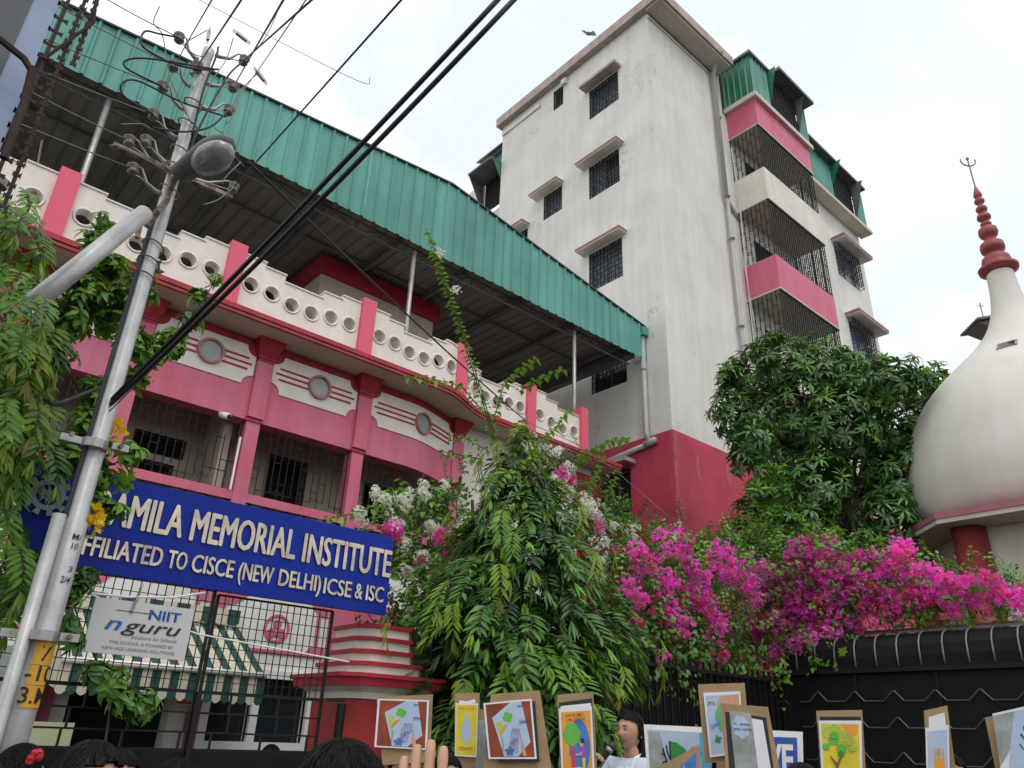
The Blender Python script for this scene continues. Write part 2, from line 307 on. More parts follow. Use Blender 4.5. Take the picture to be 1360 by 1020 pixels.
# balconies
BX0, BX1, BY = 17.1, 20.45, 8.6
def parapet(z0, z1, mat, coping=True, label=None):
    mb = MB()
    for a, b in (((BX0,BY,z0),(BX1,BY+.12,z1)),((BX0,BY+.12,z0),(BX0+.12,TY,z1)),((BX1-.12,BY+.12,z0),(BX1,TY,z1)),((BX0+.12,BY+.12,z0),(BX1-.12,TY,z0+.15))): mb.box(a, b)
    o = part('balcony', mb, mat, tower, label)
    if coping:
        mb = MB(); mb.box((BX0-.12,BY-.12,z1),(BX1+.12,TY,z1+.18)); part('coping', mb, m_soffit, o)
    mb = MB(); mb.box((BX0-.02,BY-.02,z0-.045),(BX1+.02,TY,z0)); part('slab_edge', mb, m_soffit, o)
    return o
parapet(19.12,20.15,m_pink,label='top pink balcony front'); parapet(16.25,17.4,m_cream2,False,'cream balcony front'); parapet(13.15,14.25,m_pink,False,'lower pink balcony front')
def balc_grille(z0, z1):
    mb = MB(); n = 26
    for i in range(n+1):
        x = BX0+.03+(BX1-BX0-.06)*i/n; mb.bar((x,BY+.03,z0),(x,BY+.03,z1),.024)
    for y in [BY+.03+(TY-BY-.06)*i/7 for i in range(8)]:
        for X in (BX0+.03, BX1-.03): mb.bar((X,y,z0),(X,y,z1),.018)
    for k in range(int((z1-z0)/.26)):
        z = z0+.15+k*.26
        for i in range(k % 2, n, 2):
            x = BX0+.03+(BX1-BX0-.06)*(i+.5)/n; ring = [(x+.06*math.cos(a), BY+.03, z+.06*math.sin(a)) for a in [j*PI/3 for j in range(7)]]
            mb.tube(ring, .010, 3, cap=False)
        for i in range(k % 2, 7, 2):
            y = BY+.03+(TY-BY-.06)*(i+.5)/7
            for X in (BX0+.03, BX1-.03): mb.tube([(X, y+.06*math.cos(a), z+.06*math.sin(a)) for a in [j*PI/3 for j in range(7)]], .010, 3, cap=False)
    for z in (z0+.01, z1-.02): mb.box((BX0,BY+.015,z),(BX1,BY+.045,z+.02))
    part('balcony_grille', mb, m_iron, tower, fix=False)
balc_grille(17.4,19.08); balc_grille(14.25,16.2); balc_grille(11.2,13.1)
parapet(10.1,11.2,m_cream2,False)
for z in (17.5,14.4,11.3):      # balcony doorways
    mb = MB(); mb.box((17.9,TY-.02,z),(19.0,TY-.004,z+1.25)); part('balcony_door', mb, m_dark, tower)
# corrugated sheet strips
def corr(mb, P, u0, u1, z0, z1, pitch=.25, dep=.035, rib=.05, mi=0, top=None, off=0):
    """sheet with raised ribs; P(u, z, d) with d outward; top(u) optional"""
    us = []; u = u0
    prof = []
    while u < u1-1e-6:
        e = min(u+pitch, u1); prof += [(u,0)]
        if e-u > rib*2: prof += [(e-rib*1.6,0),(e-rib*1.1,dep),(e-rib*.4,dep)]
        u = e
    prof += [(u1,0)]
    vs = []
    for (u, d) in prof:
        zt = top(u) if top else z1
        vs += [P(u,z0,d+off), P(u,zt,d+off)]
    mb.add(vs, [(2*i,2*i+2,2*i+3,2*i+1) for i in range(len(prof)-1)], mi)
d1 = thing('rooftop_room', 'dark green corrugated rooftop enclosure above the top pink balcony', 'rooftop room', (BX0,BY,20.35))
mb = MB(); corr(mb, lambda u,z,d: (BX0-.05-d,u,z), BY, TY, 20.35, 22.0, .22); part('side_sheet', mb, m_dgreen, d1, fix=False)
mb = MB(); corr(mb, lambda u,z,d: (u,BY-.02-d,z), BX0-.05, 18.1, 20.35, 22.0, .2); corr(mb, lambda u,z,d: (u,BY-.02-d,z), 19.9, BX1+.1, 20.35, 22.0, .2); part('front_sheet', mb, m_green, d1, fix=False)
mb = MB(); mb.box((BX0-.15,BY-.12,22.0),(18.3,TY+3,22.1)); mb.box((18.3,BY-.40,22.02),(BX1+.1,TY+3,22.14)); part('roof', mb, m_tin, d1)
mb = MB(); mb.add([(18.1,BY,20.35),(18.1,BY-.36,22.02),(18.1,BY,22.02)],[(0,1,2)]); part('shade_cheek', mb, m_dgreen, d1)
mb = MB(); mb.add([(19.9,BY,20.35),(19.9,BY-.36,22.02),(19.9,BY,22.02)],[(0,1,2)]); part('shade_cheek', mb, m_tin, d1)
def opening(parent, x0, x1, z0, z1, y):
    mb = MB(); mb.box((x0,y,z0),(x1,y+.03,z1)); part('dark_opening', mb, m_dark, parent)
    mb = MB()
    for i in range(9): x = x0+(x1-x0)*i/8; mb.bar((x,y-.03,z0),(x,y-.03,z1),.02)
    for j in range(6): z = z0+(z1-z0)*j/5; mb.bar((x0,y-.04,z),(x1,y-.04,z),.015)
    part('grille', mb, m_iron, parent)
opening(d1, 18.1, 19.9, 20.35, 21.95, BY+.02)
d2 = thing('rooftop_room', 'long green corrugated rooftop enclosure at the far right end of the tower', 'rooftop room', (20.6,9.3,20.1))
mb = MB(); corr(mb, lambda u,z,d: (u,9.3-d,z), 21.4, 23.6, 20.1, 21.85, .2); corr(mb, lambda u,z,d: (u,9.3-d,z), 25.3, 26.2, 20.1, 21.85, .2); part('front_sheet', mb, m_green, d2, fix=False)
mb = MB(); mb.box((20.7,9.2,20.1),(21.4,9.6,21.85)); part('end_panel', mb, m_tin, d2)
mb = MB(); mb.box((20.6,9.0,21.85),(26.0,13,21.95)); part('roof', mb, m_tin, d2)
mb = MB(); mb.box((20.55,9.15,19.95),(26.3,9.62,20.1)); part('sill_ledge', mb, m_soffit, d2)
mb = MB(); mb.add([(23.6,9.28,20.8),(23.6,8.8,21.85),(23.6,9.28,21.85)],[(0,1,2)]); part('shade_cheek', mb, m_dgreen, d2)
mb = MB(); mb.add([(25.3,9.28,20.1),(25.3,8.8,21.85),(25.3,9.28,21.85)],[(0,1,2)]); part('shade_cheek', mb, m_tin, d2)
opening(d2, 23.6, 25.3, 20.12, 21.8, 9.32)
d3 = thing('rooftop_room', 'small green corrugated dormer beyond the left edge of the tower', 'rooftop room', (TX,16.3,18.7))
XX = TX+.35
mb = MB(); corr(mb, lambda u,z,d: (XX-d,u,z), 16.27, 17.35, 20.05, 21.1, .2); part('front_sheet', mb, m_green, d3, fix=False)
mb = MB(); mb.add([(XX-.3,16.26,21.05),(XX+.3,16.26,21.35),(XX+.3,17.8,21.35),(XX-.3,17.8,21.05),(XX-.3,16.26,20.99),(XX+.3,16.26,21.29),(XX+.3,17.8,21.29),(XX-.3,17.8,20.99)], [(0,1,2,3),(4,7,6,5),(0,3,7,4),(1,5,6,2),(0,4,5,1),(3,2,6,7)]); part('roof', mb, m_tin, d3)
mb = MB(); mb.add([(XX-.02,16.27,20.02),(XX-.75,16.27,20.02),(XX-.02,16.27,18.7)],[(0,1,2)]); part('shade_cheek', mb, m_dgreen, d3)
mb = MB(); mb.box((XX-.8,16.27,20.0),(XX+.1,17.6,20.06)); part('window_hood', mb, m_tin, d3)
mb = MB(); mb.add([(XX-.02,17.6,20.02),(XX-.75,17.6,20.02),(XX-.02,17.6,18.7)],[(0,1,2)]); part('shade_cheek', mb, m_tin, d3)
mb = MB(); mb.box((XX+.02,16.3,18.7),(XX+.05,17.55,20.0)); part('dark_opening', mb, m_dark, d3)
mb = MB()
for i in range(8): mb.bar((XX-.04,16.35+i*.17,18.7),(XX-.04,16.35+i*.17,20.0),.02)
part('grille', mb, m_iron, d3)
# drain pipes on the tower
mb = MB(); mb.tube([(16.1,8.95,21.75),(16.2,9.25,21.6),(16.35,9.5,21.3),(16.35,9.5,16.4)], .07, 10); mb.tube([(16.42,9.52,16.45),(16.42,9.52,11.0),(16.42,9.52,2)], .055, 10)
for z in (19.5,16.42,14.9,12.0): mb.tube([(16.4,9.5,z-.04),(16.4,9.5,z+.04)], .09, 10)
mb.tube([(16.42,9.52,16.3),(16.95,9.6,16.1),(17.1,9.62,16.0)], .06, 8)
part('drain_pipe', mb, m_pvc, tower, smooth=True)
mb = MB(); mb.tube([(16.95,9.5,18.6),(16.98,9.45,16.5),(17.0,9.5,14.0),(16.97,9.5,11.5)], .018, 6); mb.tube([(16.9,9.5,14.6),(17.03,9.45,12.2)], .012, 6); part('hanging_cable', mb, m_pvcw, tower)
mb = MB(); mb.bar((25.0,9.5,21.95),(25.0,9.5,22.7),.03); part('roof_rod', mb, m_rust, tower)
mb = MB(); mb.tube([(TX-.1,10.3,10.7),(TX-.1,10.3,8.15),(TX-.12,10.22,7.9)], .065, 12); mb.tube([(TX-.1,10.18,7.86),(TX-.1,12.6,7.62)], .065, 12)
mb.tube([(TX-.1,10.3,9.75),(TX-.1,10.3,9.85)], .075, 12); mb.tube([(TX-.1,10.35,7.86),(TX-.1,10.05,7.9)], .085, 12)
part('drain_pipe', mb, m_pvc, tower, 'grey drain pipe at the corner by the green roof end', smooth=True)
# ================================================================== school building
school = thing('school_building', 'pink and cream school with bowed front, round vents and pierced parapet', 'building', (4,9.87,0))
def sst(a, b, x): t = min(max((x-a)/(b-a), 0), 1); return t*t*(3-2*t)
wy = lambda x: 9.87+.43*sst(6.3,8.0,x)
ly = lambda x: 9.30+.45*sst(6.6,7.9,x)+.08*sst(7.9,11.5,x)
py = lambda x: ly(x)+.10
def strip(mb, x0, x1, yf, z0, z1, d0, d1, mi=0, n=None):
    """box following the curved front: from depth d0 to d1 behind yf"""
    n = n or max(1, int((min(x1,8.2)-max(x0,6.2))/.12) if x1 > 6.2 and x0 < 8.2 else 1)
    if x1 > 6.2 and x0 < 8.2 and n > 1: xs = sorted({x0, x1, *[x for x in np.linspace(6.2, 8.2, 18) if x0 < x < x1]})
    else: xs = [x0, x1]
    vs = []
    for x in xs: vs += [(x,yf(x)+d0,z0),(x,yf(x)+d1,z0),(x,yf(x)+d1,z1),(x,yf(x)+d0,z1)]
    fs = [(4*i+a,4*i+4+a,4*i+4+(a+1)%4,4*i+(a+1)%4) for i in range(len(xs)-1) for a in range(4)]
    fs += [(0,1,2,3),(4*len(xs)-4,4*len(xs)-1,4*len(xs)-2,4*len(xs)-3)]
    return mb.add(vs, fs, mi)
SX0, SX1 = -4.0, 11.6
mb = MB(); strip(mb, SX0, SX1, ly, 6.75, 6.86, 0.02, 6, n=9); part('ledge_slab', mb, m_soffit, school)
mb = MB(); strip(mb, SX0, SX1+.02, ly, 6.80, 6.87, -.02, .06); strip(mb, SX0, SX1, ly, 6.745, 6.775, -.005, .04); part('ledge_edge', mb, m_crim, school, 'pink ledge edge')
ORIG = 5.52
mb = MB(); strip(mb, SX0, 7.76, wy, ORIG, 6.42, 0, .25); part('wall', mb, m_pink, school)
mb = MB(); strip(mb, SX0, 7.76, wy, 6.42, 6.748, -.004, .25); part('crimson_band', mb, m_crim, school)
mb = MB(); strip(mb, 7.76, 11.2, wy, 0, 6.748, -.002, .25); strip(mb, 11.0, 11.22, wy, 0, 6.748, .25, 5); part('wall', mb, m_cream2, school, 'cream wall right of the bow')
mb = MB(); strip(mb, 10.75, 11.25, wy, 3.5, 6.6, -.06, .02); part('corner_pilaster', mb, m_crim, school)
m_ring = pm('faded_pink_ring', (.46,.20,.20), .7, nscale=9, namt=.2)
PXS = [-2.83, -1.18, .45, 2.09, 3.77, 5.46, 7.63]
def gcell(mb, yf, x0, x1, z0, zt, xc, zc, r, th):
    an = sorted([2*PI*k/24 for k in range(24)]+[math.atan2(b-zc, a-xc) % (2*PI) for a in (x0,x1) for b in (z0,zt)])
    O, I = [], []
    for a in an:
        c, s = math.cos(a), math.sin(a); t = min((x1-xc)/c if c > 1e-9 else 1e9, (x0-xc)/c if c < -1e-9 else 1e9, (zt-zc)/s if s > 1e-9 else 1e9, (z0-zc)/s if s < -1e-9 else 1e9)
        O.append((xc+c*t, zc+s*t)); I.append((xc+c*r, zc+s*r))
    n = len(an); vs = []
    for d in (0, th):
        for q in (O, I): vs += [(x, yf(x)+d, z) for x, z in q]
    fs = []
    for i in range(n):
        j = (i+1) % n
        fs += [(i,j,n+j,n+i),(2*n+i,3*n+i,3*n+j,2*n+j),(n+i,n+j,3*n+j,3*n+i)]
        if O[i][1] > zt-1e-4 and O[j][1] > zt-1e-4 or True: fs += [(i,2*n+i,2*n+j,j)]
    mb.add(vs, fs)
ZL = 6.86
PIL = [(-1.6,.24),(.71,.24),(2.9,.24),(5.06,.24),(7.05,.24),(9.02,.22),(10.54,.2)]
seg = [(-1.5,.60,6),(.83,2.78,6),(3.02,4.94,6),(5.18,6.93,6),(7.17,8.91,6),(9.13,10.44,4)]
for x0, x1, n in seg:
    mb, rim = MB(), []
    xs = np.linspace(x0, x1, n+1); tops = {6:[7.74,7.67,7.55,7.55,7.67,7.74],4:[7.80,7.70,7.60,7.62]}[n]; hz = {6:[7.30,7.29,7.23,7.23,7.29,7.30],4:[7.31,7.25,7.2,7.25]}[n]
    for i in range(n):
        xc = (xs[i]+xs[i+1])/2; gcell(mb, py, xs[i], xs[i+1], ZL, tops[i], xc, hz[i], .098, .13); rim.append((xc, hz[i]))
    o = part('parapet_wall', mb, m_cream, school)
    for xc, zc in rim:
        m2 = MB(); m2.tube([(xc+.118*math.cos(a), py(xc+.118*math.cos(a))-.003, zc+.118*math.sin(a)) for a in [2*PI*k/20 for k in range(21)]], .017, 5, cap=False); part('hole_rim', m2, m_cream, o, smooth=True)
    m2 = MB()
    for i in range(n): strip(m2, xs[i]-(.012 if i and tops[i] > tops[i-1] else 0), xs[i+1]+(.012 if i < n-1 and tops[i] > tops[i+1] else 0), py, tops[i], tops[i]+.022, -.018, .15)
    part('parapet_coping', m2, m_soffit if n == 4 else m_cream, o)
for x, w in PIL:
    mb = MB(); mb.box((x-w/2,py(x)-.07,ZL+.012),(x+w/2,py(x)+.17,7.84)); b = mb.mesh('p', m_pinkpil)
    bm = bmesh.new(); bm.from_mesh(b); bmesh.ops.bevel(bm, geom=bm.edges[:], offset=.018, segments=2, affect='EDGES'); bm.to_mesh(b); bm.free(); bpy.data.meshes.remove(b)
    part('parapet_pillar', mb, m_pinkpil, school)
mb = MB(); strip(mb, SX0, SX1, ly, ZL, ZL+.004, .24, 12, n=9); part('terrace_floor', mb, m_pave, school)
# pilasters, posts, panels, round vents, windows
for k, x in enumerate(PXS):
    mb = MB(); y = wy(x)
    mb.box((x-.12,y-.06,5.56),(x+.12,y+.02,6.42)); part('pilaster', mb, m_pink, school)
    mb = MB(); mb.box((x-.12,y-.065,6.42),(x+.12,y+.02,6.47)); mb.box((x-.14,y-.08,6.47),(x+.14,y+.02,6.50))
    a, b = .12, .21; mb.add([(x-a,y-.07,6.50),(x+a,y-.07,6.50),(x+a,y+.02,6.5),(x-a,y+.02,6.5),(x-b,y-.2,6.746),(x+b,y-.2,6.746),(x+b,y+.02,6.746),(x-b,y+.02,6.746)],[(0,3,2,1),(4,5,6,7),(0,1,5,4),(1,2,6,5),(2,3,7,6),(3,0,4,7)])
    part('capital', mb, m_crim, school)
    mb = MB(); mb.box((x-.10,y-.02,0),(x+.10,y+.2,5.5)); part('window_post', mb, m_pink if x > -5 else m_pink, school)
    mb = MB(); mb.box((x-.13,y-.04,5.50),(x+.13,y+.05,5.53)); mb.box((x-.12,y-.03,5.535),(x+.12,y+.05,5.556)); part('post_moulding', mb, m_crim, school)
for k in range(len(PXS)-1):
    a, b = PXS[k]+.12, PXS[k+1]-.12; pa, pb = a+.02, b-.02; z0, z1, r = 6.02, 6.62, .15
    # cream panel with scooped corners
    poly = []
    for cx_, cz_, s0 in ((pa,z0,0),(pb,z0,1),(pb,z1,2),(pa,z1,3)):
        st = {0:(PI/2,0),1:(PI,PI/2),2:(1.5*PI,PI),3:(2*PI,1.5*PI)}[s0]
        poly += [(cx_+r*math.cos(t), cz_+r*math.sin(t)) for t in np.linspace(st[0], st[1], 7)]
    mb = MB(); cols = sorted({round(x, 4) for x, _ in poly} | set(np.round(np.linspace(pa+r, pb-r, 12), 4)))
    def zr(x):
        if x < pa+r: h = math.sqrt(max(r*r-(x-pa)**2, 0)); return z0+h, z1-h
        if x > pb-r: h = math.sqrt(max(r*r-(pb-x)**2, 0)); return z0+h, z1-h
        return z0, z1
    vs = []
    for x in cols: lo, hi = zr(x); y = wy(x); vs += [(x,y-.018,lo),(x,y-.018,hi),(x,y,lo),(x,y,hi)]
    fs = []
    for i in range(len(cols)-1): q = 4*i; fs += [(q,q+4,q+5,q+1),(q,q+2,q+6,q+4),(q+1,q+5,q+7,q+3)]
    mb.add(vs, fs); part('cream_panel', mb, m_cream, school)
    xc = (a+b)/2+(.05 if k < 5 else .08); zc = 6.335; R = .155
    y = wy(xc)
    mb = MB(); ax = Vector((0,-1,0))
    if k == 5: ax = Vector((.25,-1,0)).normalized()
    mb.lathe([(R,.0),(R+.035,.0),(R+.035,.045),(R,.045),(R,.0)], (xc,y-.02,zc), 28, ax); vr = part('round_vent', mb, m_ring, school)
    mb = MB(); mb.lathe([(.001,0),(R,0),(R,.008),(.001,.008)], (xc,y-.024,zc), 28, ax); part('pane', mb, m_frost, vr)
    for dz in (.085, 0, -.085):
        for s in (-1, 1):
            xa = xc+s*(R+.03); xb = (pb-.05-abs(dz)*.6) if s > 0 else (pa+.05+abs(dz)*.6)
            mb = MB(); strip(mb, min(xa,xb), max(xa,xb), wy, zc+dz-.012, zc+dz+.012, -.034, -.018, n=2); part('raised_line', mb, m_crim, school)
    # window bay: sill rail, lower balusters, grille
    A, B = PXS[k]+.10, PXS[k+1]-.10
    mb = MB(); strip(mb, A, B, wy, 4.37, 4.49, -.01, .1); part('sill_rail', mb, m_pink, school)
    mb = MB()
    for x in np.arange(A+.08, B, .27): y = wy(x)+.04; mb.bar((x,y,3.85),(x,y,4.37),.03)
    for z in (3.95, 4.18, 4.30): strip(mb, A, B, wy, z, z+.02, .03, .05)
    part('lower_railing', mb, m_iron, school)
    rr = random.Random(k+3); mb = MB(); G = lambda x, z: (x, wy(x)+.06, z)
    cols = np.linspace(A+.02, B-.02, 15 if k < 5 else 20); Z0, Z1 = 4.49, 5.5
    for i, x in enumerate(cols):
        za = Z0+(rr.choice([0,.1,.2,0]) if 0 < i < len(cols)-1 else 0); zb = Z1-(rr.choice([0,.1,.25]) if 0 < i < len(cols)-1 else 0)
        mb.bar(G(x,za), G(x,zb), .011)
        if i < len(cols)-1:
            for z in sorted(rr.sample([Z0+.1,Z0+.25,Z0+.4,Z0+.55,Z0+.7,Z0+.85], 2)): mb.bar(G(x,z), G(cols[i+1],z), .010)
    for i in (4, 10):
        for s in (1,-1): mb.tube([G(cols[i]+s*.05*(1-math.cos(t)), Z0+.22-.1*math.sin(t)) for t in np.linspace(0,2.6,7)], .006, 4)
    part('window_grille', mb, m_iron, school, fix=False)
# arched ring on gray corner opening tops
# corridor behind the windows
mb = MB()
ops = [(2.55,3.2,4.3,5.0),(2.6,3.3,5.12,5.4),(4.62,5.25,4.2,5.55),(6.35,7.1,4.0,5.5),(.6,1.5,4.3,5.2)]
wall_open(mb, lambda u,z,d:(u,11.1+d,z), SX0, 7.75, 3.8, 5.9, ops, .15)
mb.add([(SX0,9.95,5.9),(6.3,9.95,5.9),(7.7,10.35,5.9),(7.75,11.1,5.9),(SX0,11.1,5.9)],[(0,1,2,3,4)])
part('corridor_wall', mb, m_beige, school, fix=False)
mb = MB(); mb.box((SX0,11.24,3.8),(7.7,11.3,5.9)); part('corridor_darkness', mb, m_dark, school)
for u0,u1,z0,z1 in ops:
    mb = MB()
    for x in np.arange(u0, u1+.01, (u1-u0)/7): mb.bar((x,11.08,z0),(x,11.08,z1),.018)
    for z in np.arange(z0, z1+.01, (z1-z0)/3): mb.bar((u0,11.09,z),(u1,11.09,z),.014)
    part('room_window_bars', mb, m_iron, school)
mb = MB(); mb.box((3.5,10.2,4.45),(3.62,10.9,5.8)); part('corridor_divider', mb, m_beige, school)
# ground storey: white wall with pink painted plaster work
gops = [(2.35,3.45,0,1.95),(3.9,4.42,1.45,2.2),(4.5,5.18,1.45,2.2)]
mb = MB(); wall_open(mb, lambda u,z,d:(u,9.9+d,z), SX0, 7.7, 0, 3.84, gops, .25); part('ground_wall', mb, m_white, school, fix=False)
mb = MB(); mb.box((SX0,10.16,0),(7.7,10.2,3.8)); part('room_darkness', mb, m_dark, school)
mb = MB()
for a,b,c,d in ((3.8,3.9,1.34,2.3),(4.42,4.52,1.34,2.3),(5.18,5.28,1.34,2.3),(3.9,4.42,2.2,2.3),(4.52,5.18,2.2,2.3),(3.9,4.42,1.34,1.46),(4.52,5.18,1.34,1.46)): mb.box((a,9.84,c),(b,9.96,d))
fr = part('white_window_frame', mb, m_whitep, school)
mb = MB(); mb.box((3.9,9.99,1.45),(4.42,10.0,2.2)); mb.box((4.5,9.99,1.45),(5.18,10.0,2.2)); part('pane', mb, m_glass, fr)
mb = MB(); 
for x in np.arange(4.55,5.18,.07): mb.bar((x,9.97,1.95),(x,9.97,2.2),.012)
part('inner_bars', mb, m_iron, fr)
for k in range(2, 5):
    x0, x1 = PXS[k]+.12, PXS[k+1]-.12
    mb = MB()   # pink frame and corner scoops
    for a,b,c,d in ((x0,x1,3.34,3.42),(x0+.1,x1-.12,2.5,2.55),(x1-.16,x1-.1,2.55,3.34)): mb.box((a,9.885,c),(b,9.9,d))
    mb.prism([(0,0)]+[(.3*math.cos(t),-.3*math.sin(t)) for t in np.linspace(0,PI/2,7)], (x0,9.886,3.34),(1,0,0),(0,0,1),(0,.012,0))
    mb.prism([(0,0)]+[(-.3*math.cos(t),-.3*math.sin(t)) for t in np.linspace(0,PI/2,7)], (x1,9.882,3.34),(1,0,0),(0,0,1),(0,.012,0))
    mb.prism([(-.42,0),(0,0),(0,.14)]+[(-.2,.14),(-.28,.05)], (x1,9.879,2.5),(1,0,0),(0,0,1),(0,.012,0))
    part('pink_relief', mb, m_pink, school)
    xc = (x0+x1)/2+.0; mb = MB(); ax = Vector((0,-1,0))
    mb.lathe([(.15,0),(.18,0),(.18,.02),(.15,.02),(.15,0)], (xc,9.9,2.82), 24, ax)
    for q in range(3): t = PI/2+q*2*PI/3; mb.lathe([(.001,0),(.058,0),(.058,.02),(.001,.02)], (xc+.075*math.cos(t),9.9,2.80+.075*math.sin(t)), 14, ax)
    mb.box((xc-.14,9.882,2.72),(xc+.14,9.9,2.75)); part('round_emblem', mb, m_pink, school)
mb = MB(); mb.box((5.62,9.7,2.3),(5.9,9.9,2.5)); mb.box((5.45,9.86,2.5),(6.6,9.9,3.3)); part('painted_panel', mb, m_pink, school)
# stair-head room on the terrace
mb = MB(); mb.box((5.45,12.2,6.9),(8.2,16,9.9)); sr = part('stair_room', mb, m_beige, school)
mb = MB(); mb.box((5.35,12.1,9.86),(8.3,16,10.26)); part('stair_room_band', mb, m_crim, sr)
mb = MB(); mb.box((10.2,14.5,6.9),(12.6,17.5,9.6)); part('stair_room', mb, m_white, school)
# ================================================================== green roof shed
shed = thing('terrace_roof', 'long green corrugated sheet roof on steel posts above the school terrace', 'roof', (4,10.3,6.9))
FY, FZ0, FZ1 = 10.29, 10.06, 10.93
ftop = lambda u: (11.08+.1129*u) if u < 7.07 else 11.878-.1485*(u-7.07)
x = -5.2
while x < 13.1:
    e = min(x+1.04, 13.2); mb = MB(); corr(mb, lambda u,z,d: (u,FY-d,z), x, e, FZ0+random.uniform(-.008,.008), 0, .26, .034, .045, top=ftop, off=.004*(int(x/1.04) % 2)); part('roof_panel', mb, m_green, shed, fix=False); x = e
mb = MB()
for a, b in ((-5.2,7.07),(7.07,13.2)): mb.bar((a,FY-.0,ftop(a)+.012),(b,FY-.0,ftop(b)+.012),.1,.035)
part('ridge_trim', mb, m_trim, shed)
mb = MB(); mb.box((13.0,FY-.12,10.68),(13.19,FY+.1,10.9)); part('gutter_end', mb, m_green, shed)
def corrY(mb, x0, x1, y0, y1, zf, pitch=.26):
    xs = []; u = x0
    while u < x1: xs += [(u,0),(u+pitch-.07,0),(u+pitch-.05,.03),(u+pitch-.02,.03)]; u += pitch
    vs = []
    for u, d in xs: vs += [(u,y0,zf(y0)+d),(u,y1,zf(y1)+d)]
    mb.add(vs, [(2*i,2*i+1,2*i+3,2*i+2) for i in range(len(xs)-1)])
mb = MB(); corrY(mb, -5.2, 12.95, FY+.02, 20.5, lambda y: 10.34+.016*(y-10)); part('roof_sheet', mb, m_shed, shed, fix=False)
for x in np.arange(-4.6, 13, 1.55):
    mb = MB(); mb.box((x-.03,FY+.1,10.2),(x+.03,20.4,10.30)); part('rafter', mb, m_tin, shed)
for y in (11.9, 13.6, 15.5, 17.6):
    mb = MB(); mb.box((-5.2,y,10.31),(12.9,y+.04,10.34)); part('purlin', mb, m_tin, shed)
for yy, zz in ((10.62,0),(14.4,.02)):
    mb = MB(); mb.bar((-5.2,yy,9.98+zz),(12.95,yy,9.98+zz),.035); mb.bar((-5.2,yy,10.18+zz),(12.95,yy,10.18+zz),.03)
    xs = np.arange(-5.2, 12.9, .55)
    for i, x in enumerate(xs[:-1]): mb.bar((x,yy,9.98+zz if i % 2 else 10.18+zz),(xs[i+1],yy,10.18+zz if i % 2 else 9.98+zz),.018); mb.bar((x,yy,9.98+zz),(x,yy,10.18+zz),.016)
    part('edge_truss', mb, m_tin, shed, fix=False)
mb = MB()
for i in range(70):
    x = -5.1+i*.26
    if x > 13.1: break
    for z in (FZ0+.07, min(ftop(x), ftop(x+.2))-.09, FZ0+.55): mb.box((x+.12,FY-.012,z),(x+.14,FY+.002,z+.02))
part('screws', mb, m_trim, shed, kind='stuff')
for x in (-3.9, .93, 6.45, 10.85):
    mb = MB(); mb.tube([(x,10.45,6.86),(x,10.45,10.0)], .045, 10); part('post', mb, m_steel, shed, smooth=True)
mb = MB(); mb.box((12.7,FY+.1,10.05),(12.9,20,10.28)); part('end_beam', mb, m_tin, shed)
# ================================================================== text
def glyphs(txt, size=1., bold=.0, extr=0., shear=0., font_sp=1.):
    """mesh data of a line of text in the plane: list of (char, verts, faces, x0, x1)"""
    cu = bpy.data.curves.new('t', 'FONT'); cu.size = size; cu.offset = bold; cu.extrude = extr; cu.shear = shear; cu.resolution_u = 3; cu.space_character = font_sp
    o = bpy.data.objects.new('t', cu); COL.objects.link(o); res = []
    for i, ch in enumerate(txt):
        if ch == ' ': continue
        cu.body = txt[:i+1]; bpy.context.view_layer.update(); dg = bpy.context.evaluated_depsgraph_get(); me = o.evaluated_get(dg).to_mesh()
        n_all = len(me.vertices); vs = [v.co.copy() for v in me.vertices]; fs = [tuple(p.vertices) for p in me.polygons]; o.evaluated_get(dg).to_mesh_clear()
        cu.body = ch; bpy.context.view_layer.update(); dg = bpy.context.evaluated_depsgraph_get(); me = o.evaluated_get(dg).to_mesh()
        v1 = [v.co.copy() for v in me.vertices]; f1 = [tuple(p.vertices) for p in me.polygons]; o.evaluated_get(dg).to_mesh_clear()
        dx = max(v.x for v in vs)-max(v.x for v in v1)
        v1 = [Vector((v.x+dx, v.y, v.z)) for v in v1]
        res.append((ch, v1, f1))
    bpy.data.objects.remove(o); bpy.data.curves.remove(cu); return res
def text_fit(txt, x0, x1, y0, h, **kw):
    """glyphs scaled so that the line spans x0..x1 with cap height h from baseline y0"""
    g = glyphs(txt, **kw); a = min(v.x for _, vs, _ in g for v in vs); b = max(v.x for _, vs, _ in g for v in vs)
    H = .69+2*kw.get('bold', 0); sx = (x1-x0)/(b-a)
    return [(c, [Vector((x0+(v.x-a)*sx, y0+v.y*h/H, v.z)) for v in vs], fs) for c, vs, fs in g]
def put_text(mb, gl, P, mi=0):
    for _, vs, fs in gl: mb.add([P(v.x, v.y, v.z) for v in vs], fs, mi)
